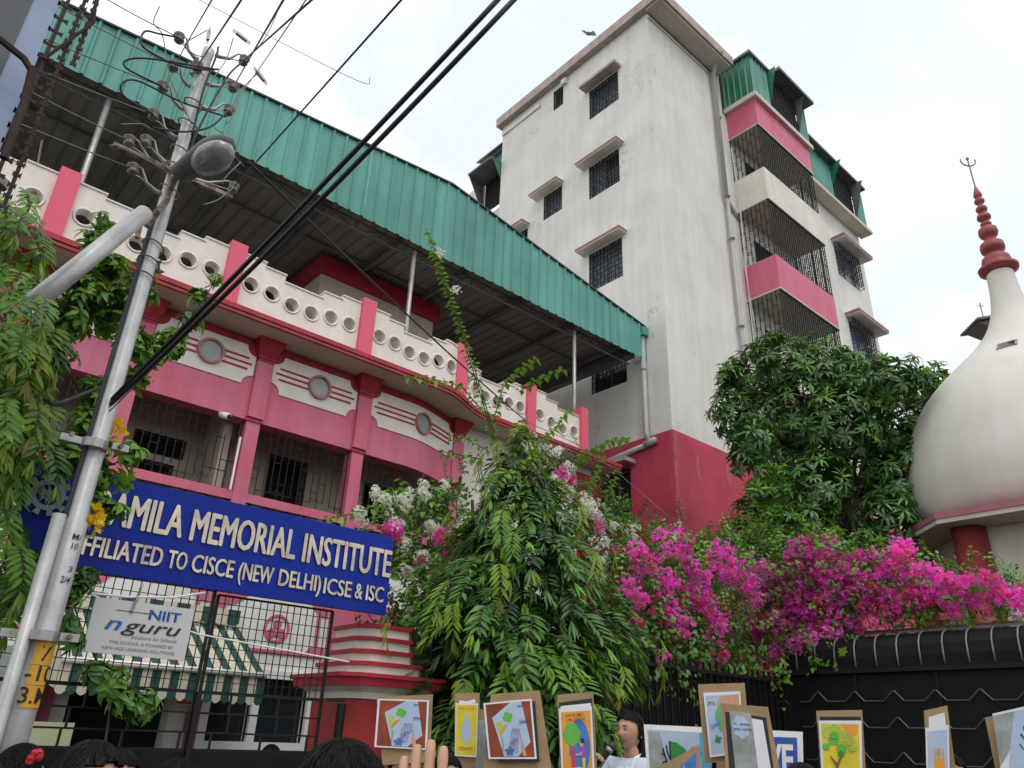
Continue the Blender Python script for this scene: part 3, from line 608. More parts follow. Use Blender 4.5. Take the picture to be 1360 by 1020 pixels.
# ================================================================== blue name board
GY = 5.6
board = thing('name_board', 'long blue name board with raised steel letters reading PRAMILA MEMORIAL INSTITUTE', 'sign board', (2.1,GY,2.8))
zt, zb, xl, xr = 3.125, 2.485, .74, 3.49
mb = MB(); r = .05
poly = [(xl+r-r*math.cos(t), zt-r+r*math.sin(t)) for t in np.linspace(0,PI/2,5)]+[(xr-r+r*math.sin(t), zt-r+r*math.cos(t)) for t in np.linspace(0,PI/2,5)]+[(xr,zb),(xl,zb)]
mb.prism(poly, (0,GY-.10,0),(1,0,0),(0,0,1),(0,.05,0)); part('board', mb, m_blue, board)
mb = MB(); mb.box((xl+.01,GY-.05,zb+.01),(xr-.01,GY-.02,zt-.05)); part('back_frame', mb, m_trim, board)
SP = lambda x, y, z: (x, GY-.108-z, y)
def word_line(txt, px0, px1, zc, h, size_kw):
    x0, x1 = px0, px1
    for ch, vs, fs in text_fit(txt, x0+.004, x1-.004, zc+.003, h-.006, extr=.007, **size_kw):
        mb = MB()
        for i, (a, b) in enumerate(((0,0),(-1,0),(1,0),(0,1),(0,-1))): mb.add([SP(v.x+a*h*.026, v.y+b*h*.016, v.z-i*.0004) for v in vs], fs)
        part('letter', mb, m_letter, board, fix=False)
sx = lambda px, py: at(px, py, Y=GY-.11)[0]
word_line('PRAMILA', sx(106,680), sx(243,700), 2.795, .225, {})
word_line('MEMORIAL', sx(253,705), sx(391,740), 2.79, .225, {})
word_line('INSTITUTE', sx(400,745), sx(519,752), 2.785, .225, {})
word_line('AFFILIATED', sx(85,740), sx(213,755), 2.578, .13, {})
word_line('TO', sx(222,745), sx(248,750), 2.58, .125, {})
word_line('CISCE', sx(255,745), sx(311,755), 2.58, .125, {})
word_line('(NEW', sx(317,755), sx(363,765), 2.58, .125, {})
word_line('DELHI)', sx(370,765), sx(425,785), 2.58, .125, {})
word_line('ICSE', sx(430,775), sx(466,790), 2.575, .125, {})
word_line('&', sx(471,785), sx(481,790), 2.575, .125, {})
word_line('ISC', sx(486,785), sx(509,795), 2.575, .125, {})
ec = at(64,657,Y=GY-.11); mb = MB(); ax = Vector((0,-1,0)); cc = (ec[0], GY-.10, ec[2])
mb.lathe([(.068,0),(.10,0),(.10,.012),(.068,.012),(.068,0)], cc, 24, ax)
for k in range(10): t = 2*PI*k/10; mb.prism([(.098,-.012),(.135,-.022),(.135,.022),(.098,.012)], cc, (math.cos(t),0,math.sin(t)), (-math.sin(t),0,math.cos(t)), (0,-.012,0))
poly = [((.062 if i % 2 == 0 else .026)*math.cos(2*PI*i/16), (.062 if i % 2 == 0 else .026)*math.sin(2*PI*i/16)) for i in range(16)]
mb.prism(poly, cc, (1,0,0), (0,0,1), (0,-.01,0)); mb.lathe([(.001,.01),(.014,.01),(.014,.02),(.001,.02)], cc, 12, ax)
part('round_emblem', mb, pm('emblem_silver', (.36,.42,.50), .35, metal=.3), board)
# ================================================================== gate with grille
gate = thing('iron_gate', 'black iron gate with open grille top and solid sheet bottom under the blue board', 'gate', (2.1,GY,0))
def gate_leaf(x0, x1, ztop, zlow):
    mb = MB(); mb.box((x0,GY-.02,.1),(x1,GY+.02,1.455)); part('gate_sheet', mb, m_sheet, gate)
    mb = MB(); y = GY
    for x in (x0, x1): mb.bar((x,y,.1),(x,y,ztop),.02)
    for z in (1.46, 1.82, ztop): mb.bar((x0,y,z),(x1,y,z),.022 if z < ztop else .014)
    n = int((x1-x0)/.054)
    for i in range(1, n): x = x0+(x1-x0)*i/n; mb.bar((x,y,1.82),(x,y,ztop),.006)
    for z in np.arange(1.89, ztop, .075): mb.bar((x0,y+.008,z),(x1,y+.008,z),.005)
    rr = random.Random(int(x0*10)); zz = [1.46,1.57,1.69,1.82]
    for a, b in zip(zz, zz[1:]):
        mb.bar((x0,y,a),(x1,y,a),.012)
        for x in np.arange(x0+rr.uniform(.1,.3), x1, .36): mb.bar((x,y,a),(x,y,b),.014)
    part('gate_grille', mb, m_iron, gate, fix=False)
gate_leaf(-1.0,1.12,2.45,1.8); gate_leaf(1.14,2.10,2.50,1.8); gate_leaf(2.13,3.06,2.47,1.8)
mb = MB(); mb.tube([(3.18,GY-.1,1.2),(3.18,GY-.1,1.80)],.035,8); mb.bar((3.06,GY-.1,1.82),(3.2,GY-.1,1.82),.02); part('latch_bar', mb, m_iron, gate)
mb = MB(); mb.box((2.10,GY-.04,.1),(2.135,GY+.04,1.82)); part('gate_post', mb, m_iron, gate)
for x in np.arange(1.3,3.1,.3):
    pass
# white cord tied along the grille
mb = MB(); mb.tube([(1.15,5.5,2.35),(1.5,5.5,2.36),(1.8,5.52,2.40),(2.0,5.52,2.46)],.008,5); mb.tube([(1.15,5.5,2.38),(1.45,5.5,2.30),(2.0,5.5,2.18),(2.6,5.5,2.14),(3.2,5.5,2.10)],.006,5)
solo('white_cord', mb, m_whitep, 'loose white cord strung across the gate grille below the blue board', 'cord')
# ---------------------------------------------------------------- hanging school board
gb = thing('hanging_board', 'pale grey board hung on the gate with blue and black lettering NIIT nguru', 'sign board', (1.65,5.45,2.2))
cs = [at(x, y, Y=5.46) for x, y in ((125,800),(256,815),(243,885),(107,870))]
x0, x1 = 1.30, 1.93; z0, z1 = 2.0, 2.33
ox, ux = Vector((x0,5.46,z0)), Vector((x1-x0,0,0)); GP = lambda a, b, d=0: (x0+(x1-x0)*a, 5.455-d, z0+(z1-z0)*b)
mb = MB(); mb.box((x0,5.455,z0),(x1,5.475,z1)); part('board', mb, pm('board_grey', (.60,.60,.62), .5, nscale=3, namt=.04), gb)
m_tblue = pm('print_blue', (.01,.13,.55), .5); m_tblack = pm('print_black', (.015,.015,.018), .5); m_tgrey = pm('print_grey', (.16,.16,.17), .5)
GT = lambda v0, v1, v2: (x0+v0, 5.452-v2, z0+v1)
def bt(txt, a0, a1, b, h, mat, name='lettering', **kw):
    mb = MB(); bo = kw.pop('bold', 0); gl_ = text_fit(txt, (x1-x0)*a0, (x1-x0)*a1, (z1-z0)*b, (z1-z0)*h, **kw)
    for i in range(5 if bo else 1): put_text(mb, gl_, lambda p, q, r, i=i: GT(p+(i-2)*bo*.022*(bo > 0), q, r+i*.0007)); part(name, mb, mat, gb, fix=False, kind=None)
bt('NIIT', .55,.87,.70,.19,m_tblue, bold=.05); bt('n', .15,.30,.44,.26,m_tblue, bold=.05, shear=.3); bt('guru', .31,.90,.44,.24,m_tblack, bold=.03, shear=.3)
bt('Solutions for Schools', .42,.88,.31,.07,m_tgrey); bt('THIS SCHOOL IS POWERED BY', .22,.86,.19,.06,m_tgrey); bt('NEW-AGE LEARNING SOLUTIONS', .17,.88,.08,.06,m_tgrey)
mb = MB(); mb.box(GP(.22,.80,.003),GP(.6,.812,0)); part('printed_line', mb, m_tblack, gb)
mb = MB()
for k in range(7): mb.tube([(1.53+.008*math.cos(t)+.004*k,5.445,2.27+k*.028+.016*math.sin(t)) for t in np.linspace(0,2*PI,7)], .0028, 4, cap=False)
part('chain', mb, m_steel, gb)
# ---------------------------------------------------------------- gate pillar
gp = thing('gate_pillar', 'red gate pillar with tiered red and cream cap beside the iron gate', 'gate pillar', (3.66,5.85,0))
def octo(mb, cx_, cy_, r, ch, z0, z1, r2=None):
    r2 = r2 or r; P = lambda R: [(-R+ch,-R),(R-ch,-R),(R,-R+ch),(R,R-ch),(R-ch,R),(-R+ch,R),(-R,R-ch),(-R,-R+ch)]
    a = [(cx_+x, cy_+y, z0) for x, y in P(r)]; b = [(cx_+x, cy_+y, z1) for x, y in P(r2)]
    mb.add(a+b, [tuple(range(8))[::-1], tuple(range(8,16))]+[(i,(i+1)%8,(i+1)%8+8,i+8) for i in range(8)])
PX, PY = 3.68, 5.95
m_red = pm('red_pillar_paint', (.36,.022,.022), .55, nscale=3, namt=.18, bump=.1)
mb = MB(); octo(mb, PX, PY, .37, .1, 0, 1.85); part('shaft', mb, m_red, gp)
mb = MB(); octo(mb, PX, PY, .39, .1, 1.85, 1.90); octo(mb, PX, PY, .40, .1, 1.90, 1.94, .46); part('moulding', mb, m_cream2, gp)
mb = MB(); octo(mb, PX, PY, .50, .12, 1.94, 2.0, .51); octo(mb, PX, PY, .53, .12, 2.0, 2.03); part('cap_ledge', mb, m_crim, gp)
zc = 2.03
for i, (R, ch) in enumerate(((.385,.12),(.32,.11),(.31,.11),(.30,.11))):
    mb = MB(); octo(mb, PX, PY, R-.02, ch, zc, zc+.07); part('cap_tier', mb, m_cream2, gp)
    mb = MB(); octo(mb, PX, PY, R, ch, zc+.07, zc+.10); part('cap_band', mb, m_crim, gp); zc += .10
# ---------------------------------------------------------------- front fence right of the pillar and side fence with hood
fe = thing('iron_fence', 'dark iron railing fence with black sheets between red pillar and street corner', 'fence', (6.9,GY,0))
mb = MB(); mb.box((4.1,GY-.1,0),(9.9,GY+.1,.7)); part('low_wall', mb, m_crim, fe)
mb = MB(); mb.box((9.72,GY-.08,0),(9.92,GY+.1,2.62)); part('corner_post', mb, m_sheet, fe)
x = 4.1
mb = MB()
while x < 9.75: mb.bar((x,GY,.7),(x,GY,2.5+.0*x),.022); x += .13
for z in (.8,1.6,2.4): mb.bar((4.1,GY,z),(9.85,GY,z),.035)
part('railing', mb, m_iron, fe, fix=False)
for x in np.arange(4.1, 9.7, .7):
    mb = MB(); mb.box((x,GY+.05,.7),(x+.67,GY+.07,2.42)); part('backing_sheet', mb, m_sheet, fe)
sf = thing('iron_fence', 'black sheet side fence with zigzag bars and ribbed curved hood on top', 'fence', (9.8,2,0))
for y in np.arange(-2.0, 5.5, .95):
    mb = MB(); mb.box((9.80,y,.1),(9.82,y+.93,2.5)); part('fence_sheet', mb, m_sheet, sf)
    mb = MB(); mb.bar((9.785,y-.01,.1),(9.785,y-.01,2.5),.03); part('fence_post', mb, m_iron, sf)
for z in (2.16,1.87,1.5,1.1):
    mb = MB(); pts = []
    y = 5.4
    while y > -2: pts += [(9.765,y,z),(9.765,y-.13,z),(9.765,y-.25,z+.11),(9.765,y-.27,z+.11),(9.765,y-.37,z)]; y -= .47
    mb.tube(pts, .009, 4); part('zigzag_bar', mb, m_iron if z < 0 else pm('dull_iron', (.07,.07,.07), .5), sf)
m_rib = pm('grey_iron', (.22,.22,.22), .45, metal=.3)
mb = MB(); mb.box((9.74,-2,2.48),(9.79,5.6,2.53)); part('lower_rail', mb, m_iron, sf)
hood = [(9.78,2.53),(9.78,2.66),(9.80,2.78),(9.86,2.87),(9.96,2.92),(10.15,2.95)]
mb = MB(); mb.add([(x,y,z) for x,z in hood for y in (-2,5.55)], [(2*i,2*i+1,2*i+3,2*i+2) for i in range(5)]); part('hood_sheet', mb, m_sheet, sf, fix=False)
for y in np.arange(-1.9, 5.5, .26):
    mb = MB(); mb.tube([(x-.02,y,z+.012) for x,z in hood], .011, 6); part('hood_rib', mb, m_rib, sf, smooth=True)
mb = MB()
for i in range(4): mb.bar((10.15+.28*i,-2,2.97+.05*i),(10.15+.28*i,5.5,2.97+.05*i),.02)
for y in np.arange(-2,5.5,.5): mb.bar((10.1,y,2.96),(11.0,y,3.12),.014)
part('top_mesh', mb, m_rib, sf)
# ================================================================== awning, door, notices
aw = thing('striped_awning', 'green and cream striped awning with scalloped edge above the ground floor door', 'awning', (3,9.4,2.2))
m_awg = pm('awning_green', (.02,.08,.06), .85, nscale=12, namt=.15); m_awc = pm('awning_cream', (.62,.58,.45), .85, nscale=12, namt=.1)
n = 22; X0, X1 = 1.95, 4.08; T0, T1 = 2.35, 4.05
for i in range(n):
    a, b = X0+(X1-X0)*i/n, X0+(X1-X0)*(i+1)/n; ta, tb = a, b
    mb = MB(); mb.add([(a,8.85,2.17),(b,8.85,2.17),(tb,9.86,2.77),(ta,9.86,2.77),(a,8.85,2.155),(b,8.85,2.155),(tb,9.86,2.755),(ta,9.86,2.755)],[(0,1,2,3),(4,7,6,5),(0,3,7,4),(1,5,6,2),(0,4,5,1),(3,2,6,7)])
    lo = 1.88; pts = [(a,2.14),(b,2.14),(b,lo)]+[(b-(b-a)*t, lo-.035*math.sin(PI*t)) for t in (.25,.5,.75)]+[(a,lo)]
    mb.prism(pts, (0,8.83,0),(1,0,0),(0,0,1),(0,.01,0)); part('awning_stripe', mb, m_awg if i % 2 else m_awc, aw)
mb = MB(); mb.tube([(X0,8.82,2.165),(X1,8.82,2.165)],.032,10); part('front_roller', mb, m_whitep, aw, smooth=True)
mb = MB(); mb.add([(X0,8.85,2.16),(X0,9.86,2.77),(X0,9.86,2.05),(X0-.005,8.85,1.9)],[(0,1,2,3)]); part('side_flap', mb, m_awc, aw)
for i in range(12):
    a, b = X1-.05-.16*(i+1), X1-.05-.16*i; mb = MB()
    mb.prism([(a,2.96),(b,2.96),(b,2.80)]+[(b-(b-a)*t, 2.80-.035*math.sin(PI*t)) for t in (.25,.5,.75)]+[(a,2.80)], (0,9.74,0),(1,0,0),(0,0,1),(0,.01,0)); part('top_valance', mb, m_awg if i % 2 == 0 else m_awc, aw)
mb = MB(); mb.box((1.35,9.6,1.35),(2.0,9.7,2.3)); nb = solo('glass_case', mb, m_frost, 'glazed grey notice case on the wall left of the awning', 'notice case')
mb = MB(); mb.box((1.0,8.4,1.35),(2.1,8.45,1.6)); solo('painted_panel', mb, pm('pastel_paint', (.45,.55,.42), .7, nscale=5, namt=.2, c2=(.5,.5,.25)), 'pale green painted panel low behind the left end of the gate', 'panel')
nt_ = thing('notice_sign', 'small white notice with faded red lettering between door and window', 'notice', (3.6,9.88,1.9))
mb = MB(); mb.box((3.48,9.87,1.83),(3.80,9.885,2.0)); part('plate', mb, m_whitep, nt_)
m_red2 = pm('print_red', (.55,.05,.05), .6)
mb = MB(); mb.box((3.50,9.862,1.92),(3.78,9.869,1.97)); mb2 = MB(); mb2.box((3.50,9.862,1.85),(3.78,9.869,1.90)); part('red_line', mb, m_red2, nt_); part('red_line', mb2, m_red2, nt_)
# cctv, tube light, dish
cv = thing('security_camera', 'white dome security camera under the lintel of the second window bay', 'security camera', (3.35,9.8,5.45))
mb = MB(); mb.tube([(3.30,9.84,5.47),(3.36,9.70,5.42)],.045,14); part('housing', mb, m_whitep, cv, smooth=True)
mb = MB(); mb.lathe([(.001,.0),(.035,.0),(.03,.02),(.001,.03)], (3.365,9.69,5.418), 12, Vector((.3,-.9,-.25))); part('lens', mb, m_glass, cv)
mb = MB(); mb.tube([(3.3,9.86,5.5),(3.3,9.84,5.46)],.03,10); part('mount', mb, m_whitep, cv)
mb = MB(); mb.tube([(3.60,9.78,5.21),(3.60,9.78,4.47)],.016,8); solo('tube_light', mb, m_whitep, 'thin white tube light fixed upright beside the second window post', 'tube light')
ds = thing('satellite_dish', 'small grey satellite dish standing behind the left end of the parapet', 'satellite dish', (.5,10.1,7.4))
mb = MB(); dax = Vector((-.35,-.6,.55)).normalized(); mb.lathe([(.002,0),(.15,.015),(.29,.06),(.36,.10),(.355,.11),(.28,.07),(.14,.025),(.002,.01)], (.42,10.15,7.95), 24, dax); part('dish', mb, m_steel, ds, smooth=True)
mb = MB(); mb.tube([(.45,10.2,7.9),(.55,10.3,7.5),(.55,10.3,6.87)],.022,8); mb.tube([(.42,10.15,7.95),(.32,9.75,8.35)],.012,6); mb.tube([(.55,10.3,7.6),(.9,10.5,7.3)],.012,6); part('stand', mb, m_steel, ds)
# ================================================================== street pole, lamp, wires
PXp, PYp = .92, 4.71
pole = thing('utility_pole', 'tall silver steel pole with insulator brackets and yellow number plates', 'utility pole', (PXp,PYp,0))
mb = MB(); mb.lathe([(.072,0),(.066,2.6),(.053,2.62),(.047,4.6),(.042,5.2),(.038,6.15),(.042,6.17),(.042,6.24),(.02,6.27)], (PXp,PYp,0), 20); part('shaft', mb, m_pole, pole, smooth=True)
mb = MB(); mb.tube([(PXp-.095,PYp-.06,0),(PXp-.095,PYp-.06,2.62)],.034,14); part('side_tube', mb, m_pole, pole, smooth=True)
mb = MB(); mb.tube([(PXp-.060,PYp-.022,2.62),(PXp-.058,PYp-.02,3.4),(PXp-.053,PYp-.026,4.7)],.012,6); part('cable_strip', mb, m_trim, pole)
for z, r in ((2.0,.088),(3.05,.068)):
    mb = MB(); mb.lathe([(r,-.025),(r+.006,-.025),(r+.006,.025),(r,.025)], (PXp-.02,PYp-.02,z), 18); mb.box((PXp-.2,PYp-.05,z-.02),(PXp-.09,PYp+.0,z+.02)); mb.box((PXp+.06,PYp-.1,z-.02),(PXp+.15,PYp-.08,z+.02)); cl = part('clamp', mb, m_steel, pole)
    for dx in (-.16, .1): mb = MB(); mb.lathe([(.001,0),(.014,0),(.014,.02),(.001,.02)], (PXp+dx,PYp-.11,z), 6, Vector((0,-1,0))); part('bolt', mb, m_rust, cl)
fwdh = Vector((-PXp,-PYp,0)).normalized(); sidh = Vector((-fwdh.y, fwdh.x, 0))   # towards the street
m_yel = pm('yellow_plate', (.72,.36,.02), .5, nscale=6, namt=.06)
def pole_text(txt, z, h, mat, w, a0=.0, r=.088):
    mb = MB()
    for _, vs, fs in text_fit(txt, -w/2, w/2, 0, h, bold=.01):
        pts = []
        for v in vs:
            th = math.atan2(fwdh.y, fwdh.x)+(v.x)/r+a0; pts.append((PXp+r*math.cos(th), PYp+r*math.sin(th), z+v.y))
        mb.add(pts, fs)
    part('lettering', mb, mat, pole, fix=False)
for z0_, z1_, tx in ((1.86,1.985,'7'),(1.765,1.855,'-10'),(1.66,1.76,'3.M')):
    th0 = math.atan2(fwdh.y, fwdh.x); mb = MB(); R = .0735
    A = [th0+a for a in np.linspace(-.25,1.25,9)]; vs = []
    for a in A: vs += [(PXp+R*math.cos(a),PYp+R*math.sin(a),z0_),(PXp+R*math.cos(a),PYp+R*math.sin(a),z1_)]
    mb.add(vs, [(2*i,2*i+2,2*i+3,2*i+1) for i in range(8)]); part('number_plate', mb, m_yel, pole, fix=False)
    pole_text(tx, z0_+.02, .075, m_tblack, .05*len(tx), .55, .0755)
pole_text('M/', 2.50, .032, m_tblack, .05, .45, .0735); pole_text('10', 2.45, .032, m_tblack, .035, .45, .0735); pole_text('3', 2.33, .03, m_tblack, .02, .6, .0737); pole_text('2/4', 2.27, .035, m_tblack, .05, .45, .0737)
mb = MB(); mb.tube([at(192,283,Y=4.45),at(45,402,Y=4.1)],.052,16); stay = solo('stay_pipe', mb, m_pole, 'thick grey pipe slanting up out of the leaves to the pole', 'pipe', smooth=True)
def bracket(px, py, side):
    e = V3(at(px, py, Y=4.68)); z = e.z-.06
    p0 = Vector((PXp+side*.05, PYp, e.z-.07)); mid = p0.lerp(e, .5)+Vector((0,0,-.015))
    mb = MB(); mb.tube([p0, p0+Vector((side*.03,0,0)), mid, e+Vector((-side*.05,0,.03)), e+Vector((0,0,.035))],[.018,.016,.012,.007,.007],8); b = part('bracket', mb, m_steel, pole, smooth=True)
    mb = MB(); mb.tube([mid, e+Vector((-side*.05,0,-.04)), e+Vector((0,0,-.04))],.005,6); part('strap', mb, m_steel, b)
    mb = MB(); mb.lathe([(.010,-.045),(.030,-.04),(.037,-.028),(.024,-.012),(.024,.0),(.039,.016),(.039,.025),(.026,.036),(.010,.04)], e, 14, (Vector((.15*side,.1,1))).normalized()); part('insulator', mb, m_ceram, b, smooth=True)
    return e
INS = {}
for k, (px, py) in enumerate([(238,50),(230,87),(262,88),(216,115),(204,152),(172,187),(194,187),(177,224)]): INS['L%d' % k] = bracket(px, py, -1)
for k, (px, py) in enumerate([(324,80),(310,115),(304,146),(310,249)]): INS['R%d' % k] = bracket(px, py, 1)
mb = MB(); mb.bar(at(150,192,Y=4.66),at(308,263,Y=4.66),.035,.03); part('cross_arm', mb, m_rust, pole)
mb = MB()
mb.tube([at(186,300,Y=4.6),at(182,316,Y=4.6)],.016,6)
part('rusty_clamp', mb, m_rust, pole)
for z in (4.2,4.32,4.45,4.9,5.1,5.25,5.5,5.7): 
    mb = MB(); mb.tube([(PXp+.068*math.cos(t), PYp+.068*math.sin(t), z+.02*math.sin(t+z)) for t in np.linspace(0,2*PI,12)], .006, 4, cap=False); part('wire_wrap', mb, m_wire, pole)
lamp = thing('street_lamp', 'grey street lamp head with clear bowl on a short rusty arm', 'street lamp', tuple(at(285,210,Y=4.3)))
lo, hi = V3(at(238,232,Y=4.50)), V3(at(292,196,Y=4.15)); d = (hi-lo).normalized(); sd_ = d.cross(Vector((0,0,1))).normalized(); nn = sd_.cross(d)
def shell(mb, a, b, wid, hgt, base_n, segs=14, n=16, half=None, tap=None):
    vs = []
    for i in range(segs+1):
        t = i/segs; c = a.lerp(b, t); w = wid*tap(t); h = hgt*tap(t)**.8
        for j in range(n): th = 2*PI*j/n; vs.append(c+sd_*w*math.cos(th)+nn*h*math.sin(th))
    mb.add(vs, [(i*n+j,i*n+(j+1)%n,(i+1)*n+(j+1)%n,(i+1)*n+j) for i in range(segs) for j in range(n)]+[tuple(range(n)),tuple(range(segs*n,segs*n+n))])
mb = MB(); shell(mb, lo, hi+d*.12, .115, .075, 0, tap=lambda t: max(.02, (.62+.5*t if t < .6 else .92*math.sqrt(max(1-((t-.6)/.4)**2,0))+.0))); part('housing', mb, m_tin, lamp, smooth=True)
c0 = lo.lerp(hi, .42)-nn*.055; c1 = hi+d*.10-nn*.055
mb = MB(); shell(mb, c0, c1, .108, .085, 0, tap=lambda t: max(.03, math.sqrt(max(1-(2*t-1)**2*.98,0)))); part('lens', mb, pm('lamp_bowl', (.33,.34,.35), .12, nscale=18, namt=.2, spec=.8), lamp, smooth=True)
mb = MB(); mb.tube([lo+d*.02,lo-d*.05,V3((PXp-.02,PYp-.10,4.75)),V3(at(195,300,Y=4.55))],[.03,.026,.022,.02],10); part('lamp_arm', mb, m_rust, lamp, smooth=True)
def wire(name, pts, r, mat, label, sag=0., group='wires over the street', n=14, cat='wire'):
    P = [V3(p) for p in pts]
    if len(P) == 2 and sag: P = [P[0].lerp(P[1], t)-Vector((0,0,4*sag*t*(1-t))) for t in np.linspace(0,1,n)]
    elif len(P) > 2:
        Q = []; E = [P[0]*2-P[1]]+P+[P[-1]*2-P[-2]]
        for i in range(1, len(E)-2):
            for t in np.linspace(0, 1, 8, endpoint=False):
                a, b, c, d_ = E[i-1], E[i], E[i+1], E[i+2]
                Q.append(.5*((2*b)+(c-a)*t+(2*a-5*b+4*c-d_)*t*t+(3*b-a-3*c+d_)*t**3))
        P = Q+[P[-1]]
    mb = MB(); mb.tube(P, r, 6); return solo(name, mb, mat, label, cat, group, smooth=True)
po = lambda x, y: at(x, y, Y=4.6)
wire('service_cable', [(PXp,PYp-.06,3.33), at(672,-12,D=2.6)], .014, m_cable, 'upper of the two thick black cables rising from the pole to the top edge', .03, cat='cable')
wire('service_cable', [(PXp,PYp-.06,3.30), at(688,-6,D=2.6)], .014, m_cable, 'lower of the two thick black cables rising from the pole to the top edge', .05, cat='cable')
wire('overhead_wire', [(PXp,PYp-.07,3.25), at(712,-30,D=2.8)], .004, m_wire, 'thin wire running just below the two thick black cables', .02, cat='wire')
wire('overhead_wire', [INS['R3'], at(540,-8,D=2.4)], .005, m_cable, 'single dark wire from the lowest right insulator to the sky', .0)
wire('overhead_wire', [INS['R0'], at(425,-10,D=2.6)], .006, m_wire, 'grey wire leaving the top right insulator upward', .0)
wire('overhead_wire', [INS['R1'], po(330,80), at(382,-10,D=2.6)], .006, m_wire, 'grey wire from the second right insulator running close beside the top one')
wire('overhead_wire', [INS['R2'], po(345,90), at(413,-10,D=2.9)], .004, m_wire, 'thin wire from the third right insulator passing the others')
wire('overhead_wire', [INS['L2'], at(327,-10,D=2.6)], .005, m_wire, 'grey wire leaving the inner left insulator upward', .0)
wire('overhead_wire', [INS['L4'], po(240,73), at(287,-10,D=2.6)], .004, m_wire, 'thin wire crossing the left brackets up to the sky')
for k, (a, b, lb) in enumerate((('L0',(140,-5),'wire leaving the topmost left insulator toward the upper left'),('L1',(82,8),'upper wire along the left part of the green roof sheet'),('L3',(60,48),'second wire along the left part of the green roof sheet'),
                             ('L4',(40,85),'wire under the roof edge at the left'),('L5',(25,110),'wire below the roof edge toward the barbed post'),('L7',(-10,145),'lowest wire leaving the left insulators'))):
    e = INS[a]; q = at(*b, Y=4.75); dd = (V3(q)-e); wire('overhead_wire', [e, e+dd*1.6], .0045, m_wire, lb, .02)
J = [[(238,50),(212,45),(192,42),(190,62),(230,84),(265,92),(290,92)],[(216,115),(170,92),(168,80),(200,78),(285,92)],[(204,152),(165,128),(163,110),(185,108),(240,135),(300,155)],[(324,80),(300,105),(262,175),(250,215)],
     [(290,62),(287,75),(270,120),(255,180)],[(304,146),(280,168),(245,175),(205,170)],[(212,8),(204,30),(215,45),(222,80),(228,110),(255,165)],[(280,60),(268,75),(245,60),(275,40)],[(310,50),(300,80),(280,110),(265,150)],
     [(310,249),(290,265),(270,272)],[(320,215),(300,235),(295,245)],[(285,170),(305,185),(310,205),(325,222)],[(194,187),(215,215),(240,240)],[(160,165),(190,165),(200,172)],[(145,193),(165,197),(235,235)],
     [(345,95),(320,120),(312,150),(300,165)],[(270,100),(262,90),(240,85)],[(324,80),(345,60),(360,35),(375,0)]]
JL = ['black jumper loop over the topmost left insulator','loop of black wire left of the second bracket','wide black loop beside the third left bracket','black jumper running down the right side of the pole top','short black drop wire beside the pole cap',
      'black jumper sagging between both sides of the pole','long bare wire end bent up at the top left','small wire loop below the pole cap','dark wire down the right brackets','curly wire end by the lowest right insulator','white wire tail near the lamp bowl',
      'wire curving round the back of the lamp','thin wire falling from the rusty cross arm','short bent wire end over the cross arm','thin wire along the rusty cross arm','loose wire by the right insulators','thin tie between the left insulators','twisted wire tail rising from the top right insulator']
for k, (j, lb) in enumerate(zip(J, JL)):
    wire('jumper_wire', [at(x, y, Y=4.62+.02*math.sin(k+i)) for i, (x, y) in enumerate(j)], .0075 if k < 6 else .004, m_cable if k < 6 else m_wire, lb, group='jumper wires on the pole')
for px, py, a in ((321,49,.2),(346,101,.6),(277,47,1.5)):
    c = V3(at(px,py,Y=4.6)); dx_ = Vector((math.cos(a),0,-math.sin(a)))
    mb = MB(); mb.bar(c-dx_*.045, c+dx_*.045, .028,.02); mb.bar(c-dx_*.075+Vector((0,0,.01)), c+dx_*.075+Vector((0,0,.01)), .007); mb.bar(c-dx_*.075-Vector((0,0,.01)), c+dx_*.075-Vector((0,0,.01)), .007); part('fuse_clip', mb, m_steel, pole)
wire('overhead_wire', [at(255,-5,Y=6), at(470,105,Y=6), at(492,104,Y=6)], .004, m_wire, 'faint wire high in the sky ending in a small kink')
wire('overhead_wire', [at(330,215,Y=4.6), at(700,560,Y=8.9)], .011, m_cable, 'dark wire running down from the lamp across the parapet', .06)
wire('overhead_wire', [at(700,560,Y=8.9), at(790,605,Y=9.5), at(905,700,Y=8.5)], .006, m_wire, 'thin wire looping below the right end of the ledge')
wire('overhead_wire', [(PXp-.08,PYp-.07,3.38), at(78,536,Y=4.4), at(60,530,Y=4.2)], .014, m_cable, 'short black cable leaving the pole into the leaves', cat='cable')
